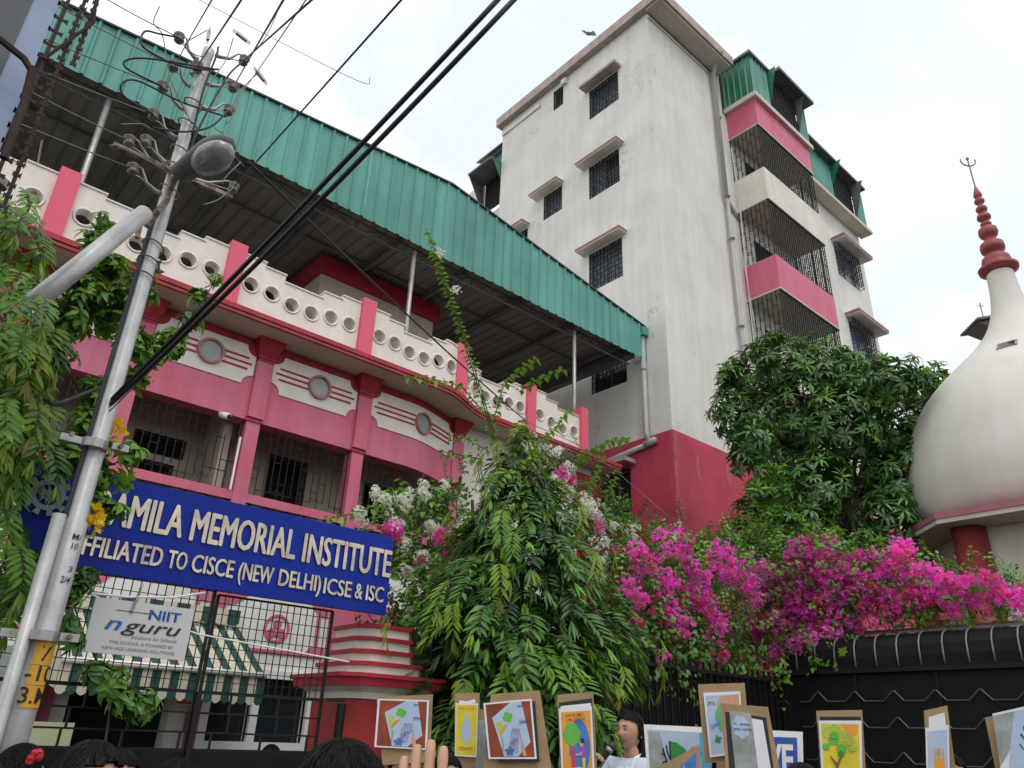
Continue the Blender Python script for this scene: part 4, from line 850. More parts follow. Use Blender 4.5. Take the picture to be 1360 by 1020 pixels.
# ---------------------------------------------------------------- dark blue post with spiked strips
post = thing('steel_box_post', 'dark blue steel box post at the top left corner with rusty spiked strips', 'post', (-.3,3.2,0))
e1 = at(82,0,D=3.0); ex, ey = e1[0], e1[1]
m_dblue = pm('dark_blue_paint', (.035,.045,.07), .45, nscale=5, namt=.25); m_lblue = pm('pale_blue_edge', (.22,.27,.42), .4, nscale=4, namt=.15)
mb = MB(); mb.box((ex-.62,ey-.06,0),(ex-.085,ey+.5,7.0)); part('box', mb, m_dblue, post)
mb = MB(); mb.box((ex-.085,ey-.055,0),(ex-.0,ey+.48,7.0)); part('edge_strip', mb, m_lblue, post)
mb = MB(); mb.tube([at(-5,48,D=2.85),at(32,78,D=2.85),at(42,95,D=2.85),at(30,145,D=2.85),at(5,210,D=2.85)],.014,6); part('bent_rod', mb, m_drust, post)
for dx, w, sp_, z0_, z1_ in ((.022,.027,.074,3.2,4.75),(.075,.014,.05,3.3,4.9),(.115,.012,.045,4.05,4.9)):
    mb = MB(); x = ex+dx
    mb.bar((x,ey-.05,z0_),(x+.0,ey-.05,z1_),.014,.006)
    for z in np.arange(z0_, z1_, sp_):
        k = random.uniform(-.006,.006)
        mb.prism([(-w,-.013+k),(-w*.5,-.006),(w*.5,-.006),(w,-.013),(w,.013+k),(w*.5,.006),(-w*.5,.006),(-w,.013)], (x+k*.5,ey-.055,z), (1,0,0),(0,0,1),(0,.005,0))
    part('spiked_strip', mb, m_drust, post)
mb = MB(); mb.tube([(ex+.02,ey-.06,4.0),(ex+.13,ey-.06,4.3),(ex+.10,ey-.05,4.5),(ex+.16,ey-.06,4.9)],.007,5); part('loose_strip', mb, m_drust, post)
# ================================================================== temple dome
AX, AY = 14.69, 3.04
tmp = thing('temple_dome', 'onion shaped cream temple dome with maroon spire and trident', 'temple', (AX,AY,0))
prof = [(2.17,4.87),(2.23,5.14),(2.28,5.48),(2.26,5.8),(2.2,6.1),(2.12,6.42),(2.01,6.73),(1.87,7.02),(1.71,7.29),(1.45,7.6),(1.15,7.89),(.93,8.1),(.75,8.28),(.56,8.5),(.42,8.73),(.32,8.98),(.265,9.25),(.235,9.55),(.225,9.82),(.22,9.9)]
P2 = []
for i in range(len(prof)-1):
    for t in (0,.5): P2.append((prof[i][0]*(1-t)+prof[i+1][0]*t, prof[i][1]*(1-t)+prof[i+1][1]*t))
mb = MB(); mb.lathe([(a*(1.025 if a > 1 else 1.01),b) for a,b in prof], (AX,AY,0), 96); dome = part('dome', mb, m_dome, tmp, smooth=True)
md = dome.modifiers.new('s','SUBSURF'); md.levels = 1; md.render_levels = 1
sp = [(.22,9.88),(.33,9.92),(.34,9.98),(.27,10.02),(.24,10.05),(.25,10.12),(.23,10.2),(.17,10.26),(.12,10.28),(.13,10.33),(.2,10.37),(.21,10.44),(.2,10.52),(.14,10.58),(.10,10.60),(.09,10.64),(.11,10.68),(.15,10.72),(.17,10.79),(.16,10.87),(.11,10.92),(.06,10.94),(.09,10.96),(.10,11.0),(.08,11.03),(.05,11.05),(.06,11.08),(.115,11.12),(.125,11.16),(.11,11.21),(.06,11.25),(.05,11.28),(.09,11.31),(.105,11.36),(.09,11.40),(.05,11.44),(.045,11.48),(.08,11.51),(.095,11.55),(.08,11.59),(.04,11.62),(.07,11.66),(.08,11.70),(.01,11.95)]
mb = MB(); mb.lathe(sp, (AX,AY,0), 28); part('spire', mb, m_maroon, tmp, smooth=True)
mb = MB(); rg = Vector((rgt[0],rgt[1],0)).normalized(); c = Vector((AX,AY,0)); mb.tube([c+Vector((0,0,11.9)),c+Vector((0,0,12.66))],.016,8); mb.tube([c+rg*.15*math.sin(t)+Vector((0,0,12.58-.13*math.cos(t))) for t in np.linspace(-1.9,1.9,13)],.016,6)
mb.lathe([(.001,.12),(.035,.05),(.001,0)], c+Vector((0,0,12.58)), 8); part('trident', mb, pm('trident_steel', (.22,.26,.22), .5, metal=.5), tmp)
wd = at(1328,498,D=12.6); wn = Vector((wd[0]-AX, wd[1]-AY, 0)).normalized(); wz = 7.86; wp = Vector((AX,AY,wz))+wn*1.17; ws = Vector((-wn.y,wn.x,0)); tl = (Vector((0,0,1))+wn*-1.05).normalized()
mb = MB(); mb.prism([(-.15,-.12),(.15,-.12),(.15,.12),(-.15,.12)], wp, ws, tl, wn*.06); part('window_frame', mb, pm('frame_pinkish', (.42,.25,.25), .6), tmp)
mb = MB(); mb.prism([(-.12,-.09),(.12,-.09),(.12,.09),(-.12,.09)], wp+wn*.061, ws, tl, wn*.004); part('pane', mb, m_glass, tmp)
mb = MB(); OR = 2.85
oc = lambda R, z, ph=PI/8: [(AX+R*math.cos(ph+k*PI/4), AY+R*math.sin(ph+k*PI/4), z) for k in range(8)]
def prz(mb, A, B): mb.add(A+B, [tuple(range(8))[::-1], tuple(range(8,16))]+[(i,(i+1)%8,(i+1)%8+8,i+8) for i in range(8)])
prz(mb, oc(OR,4.72), oc(OR,4.86)); part('eave_slab', mb, m_soffit, tmp)
mb = MB(); prz(mb, oc(OR+.02,4.79), oc(OR+.02,4.875)); part('eave_edge', mb, pm('eave_pink', (.42,.14,.19), .7), tmp)
mb = MB(); prz(mb, oc(2.15,0), oc(2.15,4.718)); part('drum_wall', mb, m_cream2, tmp)
for k in range(8):
    a = PI/8+k*PI/4; mb = MB(); mb.lathe([(.24,0),(.24,4.715)], (AX+2.25*math.cos(a), AY+2.25*math.sin(a), 0), 16); part('column', mb, m_maroon, tmp, smooth=True)
ft = thing('distant_roof', 'small tin roof corner with an antenna peeping from behind the dome neck', 'roof', tuple(at(1325,435,D=22)))
FS = .5
q = V3(at(1325,428,D=22)); mb = MB(); s = Vector((rgt[0],rgt[1],0)).normalized(); mb.prism([(-.55,.0),(1.0,.3),(1.0,-1.4),(0,-1.0),(-.1,-.2)], q, s, Vector((0,0,1)), Vector((.5,.5,0))); part('gable', mb, m_tin, ft)
mb = MB(); mb.prism([(-.6,.06),(1.0,.37),(1.0,.31),(-.6,0)], q-Vector((.1,.1,0)), s, Vector((0,0,1)), Vector((.7,.7,0))); part('roof_sheet', mb, m_tin, ft)
mb = MB(); mb.tube([q-s*.35, q-s*.35+Vector((0,0,.6))],.015,5); mb.tube([q-s*.45+Vector((0,0,.5)),q-s*.25+Vector((0,0,.5))],.012,5); part('antenna', mb, m_tin, ft)
# bird
bq = V3(at(782,45,X=13.1)); bd = thing('bird', 'small dark bird in flight close above the tower roof line', 'bird', tuple(bq))
mb = MB(); mb.lathe([(.005,-.16),(.03,-.1),(.06,0),(.05,.1),(.03,.15),(.005,.22)], bq, 10, Vector((.2,.3,.9)).normalized()); part('body', mb, m_trim, bd, smooth=True)
for s_ in (-1,1): mb = MB(); w = bq+s*s_*.04; mb.add([w+Vector((0,0,.08)),w+Vector((0,0,-.08)),w+s*s_*.22+Vector((0,0,.16-.24*(s_>0))),w+s*s_*.12+Vector((0,0,.16))],[(0,1,2,3)]); part('wing', mb, m_trim, bd, fix=False)
# ================================================================== foliage
def leaf(mb, base, d, nrm, ln, wd, droop=.25, fold=.15, shape=(.55,1.,.62), mi=0):
    """leaf from base along d, flat side nrm, drooping towards -Z"""
    d = d.normalized(); s = d.cross(nrm).normalized(); nn = s.cross(d); pts = [base]
    rows = []
    for i, t in enumerate((.22,.5,.78)):
        c = base+d*ln*t+Vector((0,0,-1))*droop*ln*t*t; w = wd/2*shape[i]
        rows.append((c-s*w-nn*wd*fold*-.6, c, c+s*w-nn*wd*fold*-.6))
    tip = base+d*ln+Vector((0,0,-1))*droop*ln*1.05
    vs = [base]+[p for r in rows for p in r]+[tip]
    mb.add(vs, [(0,2,1),(0,3,2),(1,2,5,4),(2,3,6,5),(4,5,8,7),(5,6,9,8),(7,8,10),(8,9,10)], mi)
R_ = random.Random(11); ru = R_.uniform
m_leafD = pm('leaf_deep', (.115,.25,.055), .36, nscale=2.2, namt=.25, c2=(.045,.125,.03), trans=.2, objvar=.5, spec=.45)
m_leafM = pm('leaf_mid', (.21,.40,.055), .40, nscale=2.5, namt=.2, c2=(.11,.26,.04), trans=.32, objvar=.45, spec=.4)
m_leafY = pm('leaf_young', (.33,.46,.05), .45, nscale=3, namt=.2, c2=(.14,.27,.03), trans=.38, objvar=.4)
m_leafB = pm('leaf_bronze', (.32,.24,.05), .45, nscale=3, namt=.2, c2=(.24,.27,.05), trans=.38, objvar=.4)
m_mango = pm('leaf_mango', (.075,.18,.035), .30, nscale=1.6, namt=.2, c2=(.04,.11,.024), trans=.2, objvar=.6, spec=.55)
m_mag = pm('bract_magenta', (.97,.15,.78), .6, nscale=3, namt=.1, c2=(.93,.10,.55), trans=.5, objvar=.4)
m_mag2 = pm('bract_pink', (.80,.20,.34), .6, nscale=3, namt=.15, c2=(.70,.10,.24), trans=.5, objvar=.4)
m_wht = pm('bract_white', (.88,.89,.80), .6, nscale=5, namt=.08, trans=.45, objvar=.2)
m_yelf = pm('petal_yellow', (.95,.68,.02), .5, nscale=5, namt=.03, trans=.4)
m_twig = pm('twig', (.07,.055,.03), .85)
def v_spray(seed, young=False, ln=.38, leafln=.17, n=7):
    """drooping frond: +X outward, -Z down"""
    r = random.Random(seed); mb = MB(); P = lambda t: Vector((ln*(.50*math.sin(t*1.3)), .03*math.sin(t*3+seed), -ln*(.16*t+.8*t*t)))
    mb.tube([P(t) for t in np.linspace(0,1,6)], [.005,.005,.004,.004,.003,.002], 4, mi=1)
    for i in range(n):
        t = .1+.85*i/n; p = P(t); tg = (P(t+.05)-p).normalized()
        for s in (-1,1):
            d = tg*(.72+.25*t)+Vector((.28,s*(1.1-.35*t),.10)); d += Vector((r.uniform(-.15,.15),)*3)
            leaf(mb, p, d, Vector((1,0,.45)), leafln*r.uniform(.8,1.15)*(1.0-.25*abs(t-.45)), leafln*.235, droop=.18, fold=.25)
    for k in range(4 if not young else 7):
        d = Vector((r.uniform(-.25,.35), r.uniform(-.35,.35), -1)); leaf(mb, P(1), d, Vector((1,r.uniform(-.5,.5),.1)), leafln*r.uniform(.8,1.1), leafln*.17, droop=.1, fold=.3, mi=2)
    return mb
def v_whorl(seed, n=11, ln=.2, wr=.22, up=.35, droop=.5):
    r = random.Random(seed); mb = MB(); mb.tube([(0,0,-.16),(0,0,0)],[.005,.004],4,mi=1)
    for i in range(n):
        a = i*2.4+r.uniform(-.3,.3); e = up+r.uniform(-.45,.35); d = Vector((math.cos(a)*math.cos(e), math.sin(a)*math.cos(e), math.sin(e)))
        leaf(mb, Vector((0,0,-.04*r.random())), d, Vector((0,0,1)), ln*r.uniform(.7,1.1), ln*wr, droop=droop, fold=.2)
    return mb
def v_twig(seed, n=9, ln=.28, ll=.06, wr=.62):
    r = random.Random(seed); mb = MB(); P = lambda t: Vector((.05*math.sin(t*4+seed), .04*math.cos(t*3), ln*t)); mb.tube([P(t) for t in (0,.35,.7,1)],[.004,.0035,.003,.002],4,mi=1)
    for i in range(n):
        t = .1+.9*i/n; a = i*2.4+seed; d = Vector((math.cos(a),math.sin(a),.25))
        leaf(mb, P(t), d, Vector((0,0,1)), ll*r.uniform(.75,1.25), ll*wr, droop=.35, fold=.15, shape=(.85,1.,.6))
    return mb
def v_bract(seed, n=15, rad=.09, sz=.042):
    r = random.Random(seed); mb = MB()
    for i in range(n):
        u = Vector((r.gauss(0,1), r.gauss(0,1), r.gauss(.35,1))).normalized(); c = u*rad*r.uniform(.45,1.1)
        for k in range(3):
            a = k*2.09+r.random(); o = u.orthogonal().normalized(); w = u.cross(o); s = o*math.cos(a)+w*math.sin(a); d = (u*.75+s).normalized()
            q = d.cross(s+u*.1).normalized() if d.cross(s+u*.1).length > .01 else o
            mb.add([c, c+d*sz*.5+q*sz*.42, c+d*sz*1.1, c+d*sz*.5-q*sz*.42], [(0,1,2),(0,2,3)])
    return mb
def meshes(vs, name, mats, smooth=True): return [v.mesh(name, mats, smooth=smooth, fix=False) for v in vs]
SPR = meshes([v_spray(i) for i in range(6)], 'spray', [m_leafD, m_twig, m_leafM]); SPRM = meshes([v_spray(i+20, True) for i in range(4)], 'spray', [m_leafM, m_twig, m_leafY]); SPRY = meshes([v_spray(i+30, True, ln=.34, n=6) for i in range(4)], 'spray', [m_leafY, m_twig, m_leafB])
m_leafK = pm('leaf_inner_shade', (.025,.065,.022), .4, nscale=2, namt=.2, trans=.1, objvar=.3)  # inner fronds: shade of the crown's interior put into a darker leaf colour
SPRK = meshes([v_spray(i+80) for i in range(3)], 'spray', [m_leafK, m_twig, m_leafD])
WHO = meshes([v_whorl(i) for i in range(5)], 'leaf_whorl', [m_mango, m_twig]); WHOM = meshes([v_whorl(i+9) for i in range(3)], 'leaf_whorl', [m_leafD, m_twig]); WHOY = meshes([v_whorl(i+5, n=8, up=.6, droop=.3) for i in range(2)], 'leaf_whorl', [m_leafM, m_twig])
SHR = meshes([v_whorl(i+60, n=8, ln=.11, wr=.42, up=.2) for i in range(4)], 'leaf_cluster', [m_leafM, m_twig])
SHRD = meshes([v_whorl(i+70, n=8, ln=.12, wr=.4, up=.1) for i in range(3)], 'leaf_cluster', [m_leafD, m_twig])
TWG = meshes([v_twig(i) for i in range(5)], 'leaf_twig', [m_leafM, m_twig]); TWGD = meshes([v_twig(i+9) for i in range(4)], 'leaf_twig', [m_leafD, m_twig])
BMA = meshes([v_bract(i) for i in range(5)], 'flower_cluster', [m_mag], False); BPK = meshes([v_bract(i+9, 14, .06) for i in range(3)], 'flower_cluster', [m_mag2], False); BWH = meshes([v_bract(i+5, 22, .08, .03) for i in range(3)], 'flower_cluster', [m_wht], False)
YEL = meshes([v_bract(i+50, 5, .03, .05) for i in range(2)], 'yellow_flower', [m_yelf], False)
def place(root, items, name, kindname, limit=300):
    """items = [(mesh, Matrix world)], nearest ones become parts, the rest one stuff mesh"""
    o = root_org(root); items.sort(key=lambda it: (it[1].translation-V3(CAM)).length)
    T = Matrix.Translation(-o)
    for me, M4 in items[:limit]:
        ob = bpy.data.objects.new(name, me); COL.objects.link(ob); ob.parent = root; ob.matrix_local = T @ M4
    rest = items[limit:]
    if not rest: return
    VV, FF, MI, mats, off = [], [], [], [], 0
    cache = {}
    for me, M4 in rest:
        if me.name not in cache:
            v = np.empty(len(me.vertices)*3, 'f'); me.vertices.foreach_get('co', v)
            sl = []
            for m in me.materials:
                if m not in mats: mats.append(m)
                sl.append(mats.index(m))
            cache[me.name] = (v.reshape(-1,3), [tuple(p.vertices) for p in me.polygons], [sl[p.material_index] for p in me.polygons])
        v, f, mi = cache[me.name]; A = np.array(T @ M4); VV.append(v @ A[:3,:3].T + A[:3,3]); FF += [tuple(i+off for i in p) for p in f]; MI += mi; off += len(v)
    me = bpy.data.meshes.new(kindname); me.from_pydata(np.vstack(VV).tolist(), [], FF)
    for m in mats: me.materials.append(m)
    me.polygons.foreach_set('material_index', MI); me.polygons.foreach_set('use_smooth', [True]*len(FF)); me.update()
    ob = bpy.data.objects.new(kindname, me); COL.objects.link(ob); ob.parent = root; ob['kind'] = 'stuff'
def orient(p, up, fac=None, sc=1.):
    z = Vector(up).normalized(); a = ru(0, 2*PI); x = z.orthogonal().normalized(); x = Matrix.Rotation(a, 3, z) @ x
    if fac is not None: x = (Vector(fac)-z*Vector(fac).dot(z)).normalized()
    y = z.cross(x); return Matrix(((x.x*sc,y.x*sc,z.x*sc,p.x),(x.y*sc,y.y*sc,z.y*sc,p.y),(x.z*sc,y.z*sc,z.z*sc,p.z),(0,0,0,1)))
def lobes(spec, dens, meshes_w, upb=.6, smin=.8, smax=1.2, core=.5, squash=1., hang=False):
    """spec [(centre, radius)]; meshes_w = [(list, weight)]"""
    out = []; tot = sum(w for _, w in meshes_w)
    for c, r in spec:
        n = max(2, int(dens*r*r))
        for _ in range(n):
            u = Vector((R_.gauss(0,1), R_.gauss(0,1), R_.gauss(0,1))).normalized(); p = c+Vector((u.x*r, u.y*r, u.z*r*squash))*(core+(1-core)*R_.random()**.5)
            w = ru(0, tot)
            for ms, k in meshes_w:
                if w < k: break
                w -= k
            if hang: out.append((R_.choice(ms), orient(p, (ru(-.2,.2),ru(-.2,.2),1), (u.x+fwdh2.x*.8,u.y+fwdh2.y*.8,0), ru(smin,smax))))
            else: out.append((R_.choice(ms), orient(p, (u+Vector((0,0,upb))).normalized(), None, ru(smin,smax))))
    return out
fwdh2 = Vector((-fwd[0],-fwd[1],0)).normalized()
def L3(lst, **kw):
    res = []
    for t in lst:
        c = V3(at(t[0], t[1], **({k: v for k, v in kw.items()} if len(t) < 4 else {'D': t[3]}))); res.append((c, t[2]*(c-V3(CAM)).length/1007))
    return res
def branch_mesh(pts, r0, r1, n=7):
    mb = MB(); k = len(pts); mb.tube(pts, [r0+(r1-r0)*i/(k-1) for i in range(k)], n); return mb
# ---------------------------------------------------------------- conical weeping tree
c0 = V3(at(690,900,Y=5.4)); TXc, TYc = c0.x-.04, 5.4
mast = thing('mast_tree', 'conical weeping green tree with drooping fronds in front of the school entrance', 'tree', (TXc,TYc,0))
part('trunk', branch_mesh([(TXc,TYc,0),(TXc+.02,TYc,2.5),(TXc,TYc,4.2)],.09,.015), m_wood, mast, smooth=True)
it = []; ZT = float(at(690,568,Y=5.4)[2])
for i in range(1050):
    t = (i+.5)/760; z = 1.2+(ZT-1.2)*(1-(1-t)**.62 if False else t); z = ZT-(ZT-1.15)*(R_.random()**.60)
    h = (ZT-z); Rz = min(.05+.50*h, 1.0); a = ru(0,2*PI); f = ru(.45,1.05)*(1+.22*math.sin(a*4+z*5)+.12*math.sin(a*9-z*11))
    # nearer side carries more
    if math.cos(a)*fwdh2.x+math.sin(a)*fwdh2.y < -.35 and R_.random() < .55: a += PI
    rr_ = Rz*f*.92-.14; p = Vector((TXc+rr_*math.cos(a), TYc+rr_*math.sin(a), z+.1))
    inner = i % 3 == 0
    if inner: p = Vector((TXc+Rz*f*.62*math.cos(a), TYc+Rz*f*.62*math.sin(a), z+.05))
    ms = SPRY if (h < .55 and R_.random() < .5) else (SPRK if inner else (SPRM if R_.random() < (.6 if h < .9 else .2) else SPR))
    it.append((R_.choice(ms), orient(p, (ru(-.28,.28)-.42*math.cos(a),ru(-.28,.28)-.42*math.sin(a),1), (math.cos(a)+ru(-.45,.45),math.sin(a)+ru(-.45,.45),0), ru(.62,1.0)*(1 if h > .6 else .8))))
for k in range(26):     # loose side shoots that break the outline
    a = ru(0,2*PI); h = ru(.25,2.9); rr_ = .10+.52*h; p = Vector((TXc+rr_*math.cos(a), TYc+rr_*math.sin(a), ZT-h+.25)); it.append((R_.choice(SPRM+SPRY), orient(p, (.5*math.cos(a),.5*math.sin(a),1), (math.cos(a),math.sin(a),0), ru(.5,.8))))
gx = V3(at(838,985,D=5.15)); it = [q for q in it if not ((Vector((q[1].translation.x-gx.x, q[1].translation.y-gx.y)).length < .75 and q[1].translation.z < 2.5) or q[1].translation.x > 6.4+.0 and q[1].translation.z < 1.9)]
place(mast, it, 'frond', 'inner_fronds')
# ---------------------------------------------------------------- left weeping foliage
lc = V3(at(5,560,D=5.2)); lt = thing('mast_tree', 'weeping tree with long drooping yellow green fronds at the left edge of the photo', 'tree', (lc.x-.25,lc.y+.2,0))
part('trunk', branch_mesh([(lc.x-.35,lc.y+.25,0),(lc.x-.33,lc.y+.25,3),(lc.x-.25,lc.y+.2,4.9)],.07,.015), m_wood, lt, smooth=True)
sp_ = L3([(5,290,18),(12,325,28),(12,390,36),(5,460,46),(-8,520,38),(-34,590,40),(-30,660,34),(-25,715,40),(-30,450,70),(-30,600,80),(38,470,26),(-25,770,50),(-40,300,60),(40,345,22),(0,830,36)], D=5.15)
sp_ = [(c-Vector((0,0,0)), r) for c, r in sp_]
it = lobes(sp_, 330, [(SPRM,.45),(SPR,.30),(SPRY,.25)], hang=True, smin=.5, smax=.78, core=.3)
for k in range(len(it)): it[k][1].translation.z += .12
it += lobes(L3([(14,365,24),(34,385,20),(8,420,30),(30,430,20)], D=3.9), 420, [(SPRM,.5),(SPR,.2),(SPRY,.3)], hang=True, smin=.4, smax=.6, core=.3)
place(lt, it, 'frond', 'inner_fronds')
# ---------------------------------------------------------------- yellow bells shrub round the pole
sc = V3(at(130,600,Y=5.1)); sh = thing('flowering_shrub', 'leafy shrub with yellow trumpet flowers behind the silver pole', 'shrub', (sc.x,sc.y,0))
b1 = [(sc.x,5.15,0),(sc.x,5.15,2.2),at(120,560,Y=5.15),at(70,430,Y=5.1),at(150,310,Y=5.1)]; b2 = [at(100,590,Y=5.1),at(170,500,Y=5.1),at(235,450,Y=5.1),at(285,375,Y=5.1)]
for b in (b1, b2, [at(60,440,Y=5.05),at(100,410,Y=5.05),at(125,345,Y=5.05)]): part('branch', branch_mesh(b,.016,.004,6), m_wood, sh, smooth=True)
sp_ = L3([(135,292,12),(125,320,16),(145,350,22),(120,385,32),(90,420,34),(150,410,34),(185,385,22),(200,345,12),(70,470,28),(175,455,24),(205,468,20),(232,450,20),(255,425,14),(268,395,14),(286,370,9),(182,500,16),(120,560,26),(95,600,26),(130,520,22),(140,598,18),(172,600,16),(135,630,20),(165,632,10),(130,665,20),(155,672,14)], Y=5.12)
it = lobes(sp_, 1050, [(SHR,.9),(SHRD,.1)], upb=.8, smin=.6, smax=1.0, core=.35)
place(sh, it, 'leaf_cluster', 'inner_leaves')
fl = [(at(x,y,Y=5.0)) for x,y in ((147,560),(152,566),(157,574),(103,680),(96,708),(124,680),(126,690),(122,700),(108,688))]
place(sh, [(R_.choice(YEL), orient(V3(p),(0,0,1),None,1.0)) for p in fl], 'yellow_flower', 'x')
s2 = thing('shrub', 'dark leafy creeper on the gate grille below the hanging board', 'shrub', tuple(at(150,920,Y=5.5)))
it = lobes(L3([(95,785,16),(92,830,16),(96,850,12),(150,905,20),(190,935,18),(165,930,18),(130,890,16),(60,760,30),(30,780,36),(115,765,14)], Y=5.45), 1300, [(SHRD,.7),(SHR,.3)], upb=.5, smin=.6, smax=1.0, core=.3)
part('stem', branch_mesh([at(125,1080,Y=5.5),at(150,920,Y=5.5),at(110,840,Y=5.5),at(90,780,Y=5.5)],.01,.004,5), m_wood, s2); place(s2, it, 'leaf_cluster', 'inner_leaves')
# ---------------------------------------------------------------- mango tree
mc = V3(at(1100,640,D=14.6)); mg = thing('mango_tree', 'broad dark green mango tree between the tower and the temple dome', 'tree', (mc.x,mc.y,0))
part('trunk', branch_mesh([(mc.x,mc.y,0),(mc.x+.1,mc.y,3.2),(mc.x,mc.y,5.4)],.2,.12,10), m_wood, mg, smooth=True)
ML = [(1000,500,40),(975,545,36),(1040,480,42),(1090,490,45),(1140,505,45),(1185,500,36),(1215,520,30),(1240,505,22),(1060,540,55),(1120,560,55),(1180,570,50),(1220,570,28),(1000,580,34),(985,610,20),(1040,600,45),(1150,620,55),(1190,640,40),(1080,640,50),(1030,660,40),(1000,690,30),(1060,700,45),(1120,690,50),(1180,690,38),(1150,740,40),(1020,740,36),(1090,740,40),(965,500,18),(1205,610,30),(1250,520,14)]
it = []
for (x, y, r) in ML:
    c = V3(at(x, y, D=14.4+.9*math.sin(x*.05+y*.03))); rr_ = r*(c-V3(CAM)).length/1007
    it += lobes([(c, rr_)], 170, [(WHO,.74),(WHOM,.20),(WHOY,.06)], upb=.7, smin=1.0, smax=1.5, core=.55)
    if R_.random() < .8: part('branch', branch_mesh([(mc.x,mc.y,ru(3.5,5.3)), V3(at(x,y,D=14.6)).lerp(mc,.45)+Vector((0,0,.3)), c],.06,.015,6), m_wood, mg)
it += lobes(L3([(1025,640,26),(1005,650,18),(1040,690,24),(1110,735,30),(1085,745,24)], D=12.8), 300, [(WHOY,.6),(WHOM,.4)], upb=.9, smin=.8, smax=1.1)
it = [q for q in it if not (q[1].translation.y > 9.35)]
place(mg, it, 'leaf_whorl', 'inner_whorls')
# ---------------------------------------------------------------- bougainvilleas
def vine(root, pts, n=None, mesh_sc=1., every=.028, sz=.075, kind=1):
    P = [V3(p) for p in pts]; part('branch', branch_mesh(P,.008,.003,5), m_wood, root)
    mb = MB(); tot = 0
    for a, b in zip(P, P[1:]):
        L_ = (b-a).length; k = int(L_/every)
        for i in range(k):
            p = a.lerp(b, (i+.5)/k); an = (tot+i)*2.4; d = (b-a).normalized(); o = d.orthogonal().normalized(); w = d.cross(o)
            leaf(mb, p+Vector((ru(-.02,.02),ru(-.02,.02),ru(-.02,.02))), (o*math.cos(an)+w*math.sin(an)+d*.3), Vector((0,0,1))+d*.2, sz*ru(.8,1.3), sz*.75, droop=.5, shape=(.95,1,.55))
        tot += k
    part('vine_leaves', mb, [m_leafM if kind else m_leafY], root, kind='stuff', fix=False)
bw = thing('bougainvillea', 'white flowering bougainvillea climbing with long shoots around the conical tree', 'bougainvillea', (5.6,7.0,0))
part('trunk', branch_mesh([(5.6,7.0,0),(5.7,7.0,2.4),(5.5,7.0,4.2)],.06,.02), m_wood, bw)
A = L3([(500,705,16),(520,695,20),(545,685,20),(572,672,18),(592,668,22),(520,745,30),(560,720,40),(545,780,45),(590,760,50),(560,830,42),(540,860,30),(600,820,50),(600,870,40),(610,640,16),(600,710,36)], Y=6.9)
B = L3([(730,640,24),(750,690,34),(790,680,32),(775,735,45),(820,720,34),(850,740,28),(810,780,45),(800,830,50),(790,880,50),(830,870,40),(720,620,16),(840,690,18),(760,620,14),(880,720,18)], Y=7.0)
it = lobes(A+B, 420, [(TWG,.55),(TWGD,.45)], upb=.6, smin=.8, smax=1.3, core=.35)
place(bw, it, 'leaf_twig', 'inner_leaves')
FW = [(557,652,9),(590,648,4),(500,657,6),(515,664,6),(532,668,7),(706,592,10),(745,640,8),(752,655,7),(775,668,9),(790,675,10),(800,718,10),(790,690,6),(845,708,7),(898,713,8),(880,730,5),(478,688,5),(525,700,7),(540,720,5),(560,740,5),(540,760,4),(800,745,6),(815,700,5),(740,600,5),(757,618,4),(800,770,4),(575,700,5),(606,387,1),(584,336,1)]
its = []
for x, y, r in FW:
    c = V3(at(x, y, Y=6.45)); 
    for _ in range(max(1, int(r*.9))): its.append((R_.choice(BWH), orient(c+Vector((R_.gauss(0,1),R_.gauss(0,.6),R_.gauss(0,1)))*r*.75*c.length/1007, (0,0,1), None, ru(.5,.9))))
for x, y, r in [(527,708,8),(585,712,5),(600,735,6),(590,770,4),(760,640,4),(745,630,4),(795,700,6),(815,735,5),(560,745,4),(880,705,6),(520,700,7)]:
    c = V3(at(x, y, Y=6.4))
    for _ in range(r): its.append((R_.choice(BMA+BPK), orient(c+Vector((R_.gauss(0,1),R_.gauss(0,.6),R_.gauss(0,1)))*r*.6*c.length/1007, (0,0,1), None, ru(.5,.9))))
place(bw, its, 'flower_cluster', 'more_flowers')
yv = 6.6
for pts in ([(660,600),(640,530),(612,440),(590,375),(577,330),(566,304)],[(662,595),(642,528),(614,438),(590,372),(575,325)],[(640,545),(612,512),(575,503),(538,500)],[(655,560),(668,514),(690,492),(712,476)],[(690,520),(715,503),(748,490)],[(700,600),(737,571),(752,548),(760,545)],[(735,640),(782,600),(808,588),(834,582)],
            [(650,600),(625,585),(600,578)],[(560,680),(520,665),(470,682),(420,692)],[(575,665),(530,650),(498,655)],[(780,650),(795,625),(800,600)],[(805,660),(815,640),(820,625)],[(840,720),(870,725),(900,735)],[(900,735),(905,690),(900,660)],[(640,610),(600,602),(585,600)],[(850,700),(820,690),(790,690)]):
    vine(bw, [at(x, y, Y=yv) for x, y in pts])
bm_ = thing('bougainvillea', 'large magenta bougainvillea spilling over the dark fence on the right', 'bougainvillea', (9.0,6.1,0))
for k in range(3): part('trunk', branch_mesh([(7.5+k*1.2,6.1,0),(7.7+k*1.2,6.1,1.8),(7.9+k*1.1,6.0,3.4)],.045,.015), m_wood, bm_)
F1 = L3([(850,760,38),(880,740,34),(900,790,45),(950,770,42),(940,820,42),(1000,760,42),(990,820,38),(1030,800,36),(860,820,45),(850,870,40),(900,860,40),(820,780,30),(960,730,24),(1010,720,26),(870,900,30),(930,880,26),(840,900,30),(960,880,24),(1000,880,24),(820,870,24),(900,895,22)], Y=6.0)
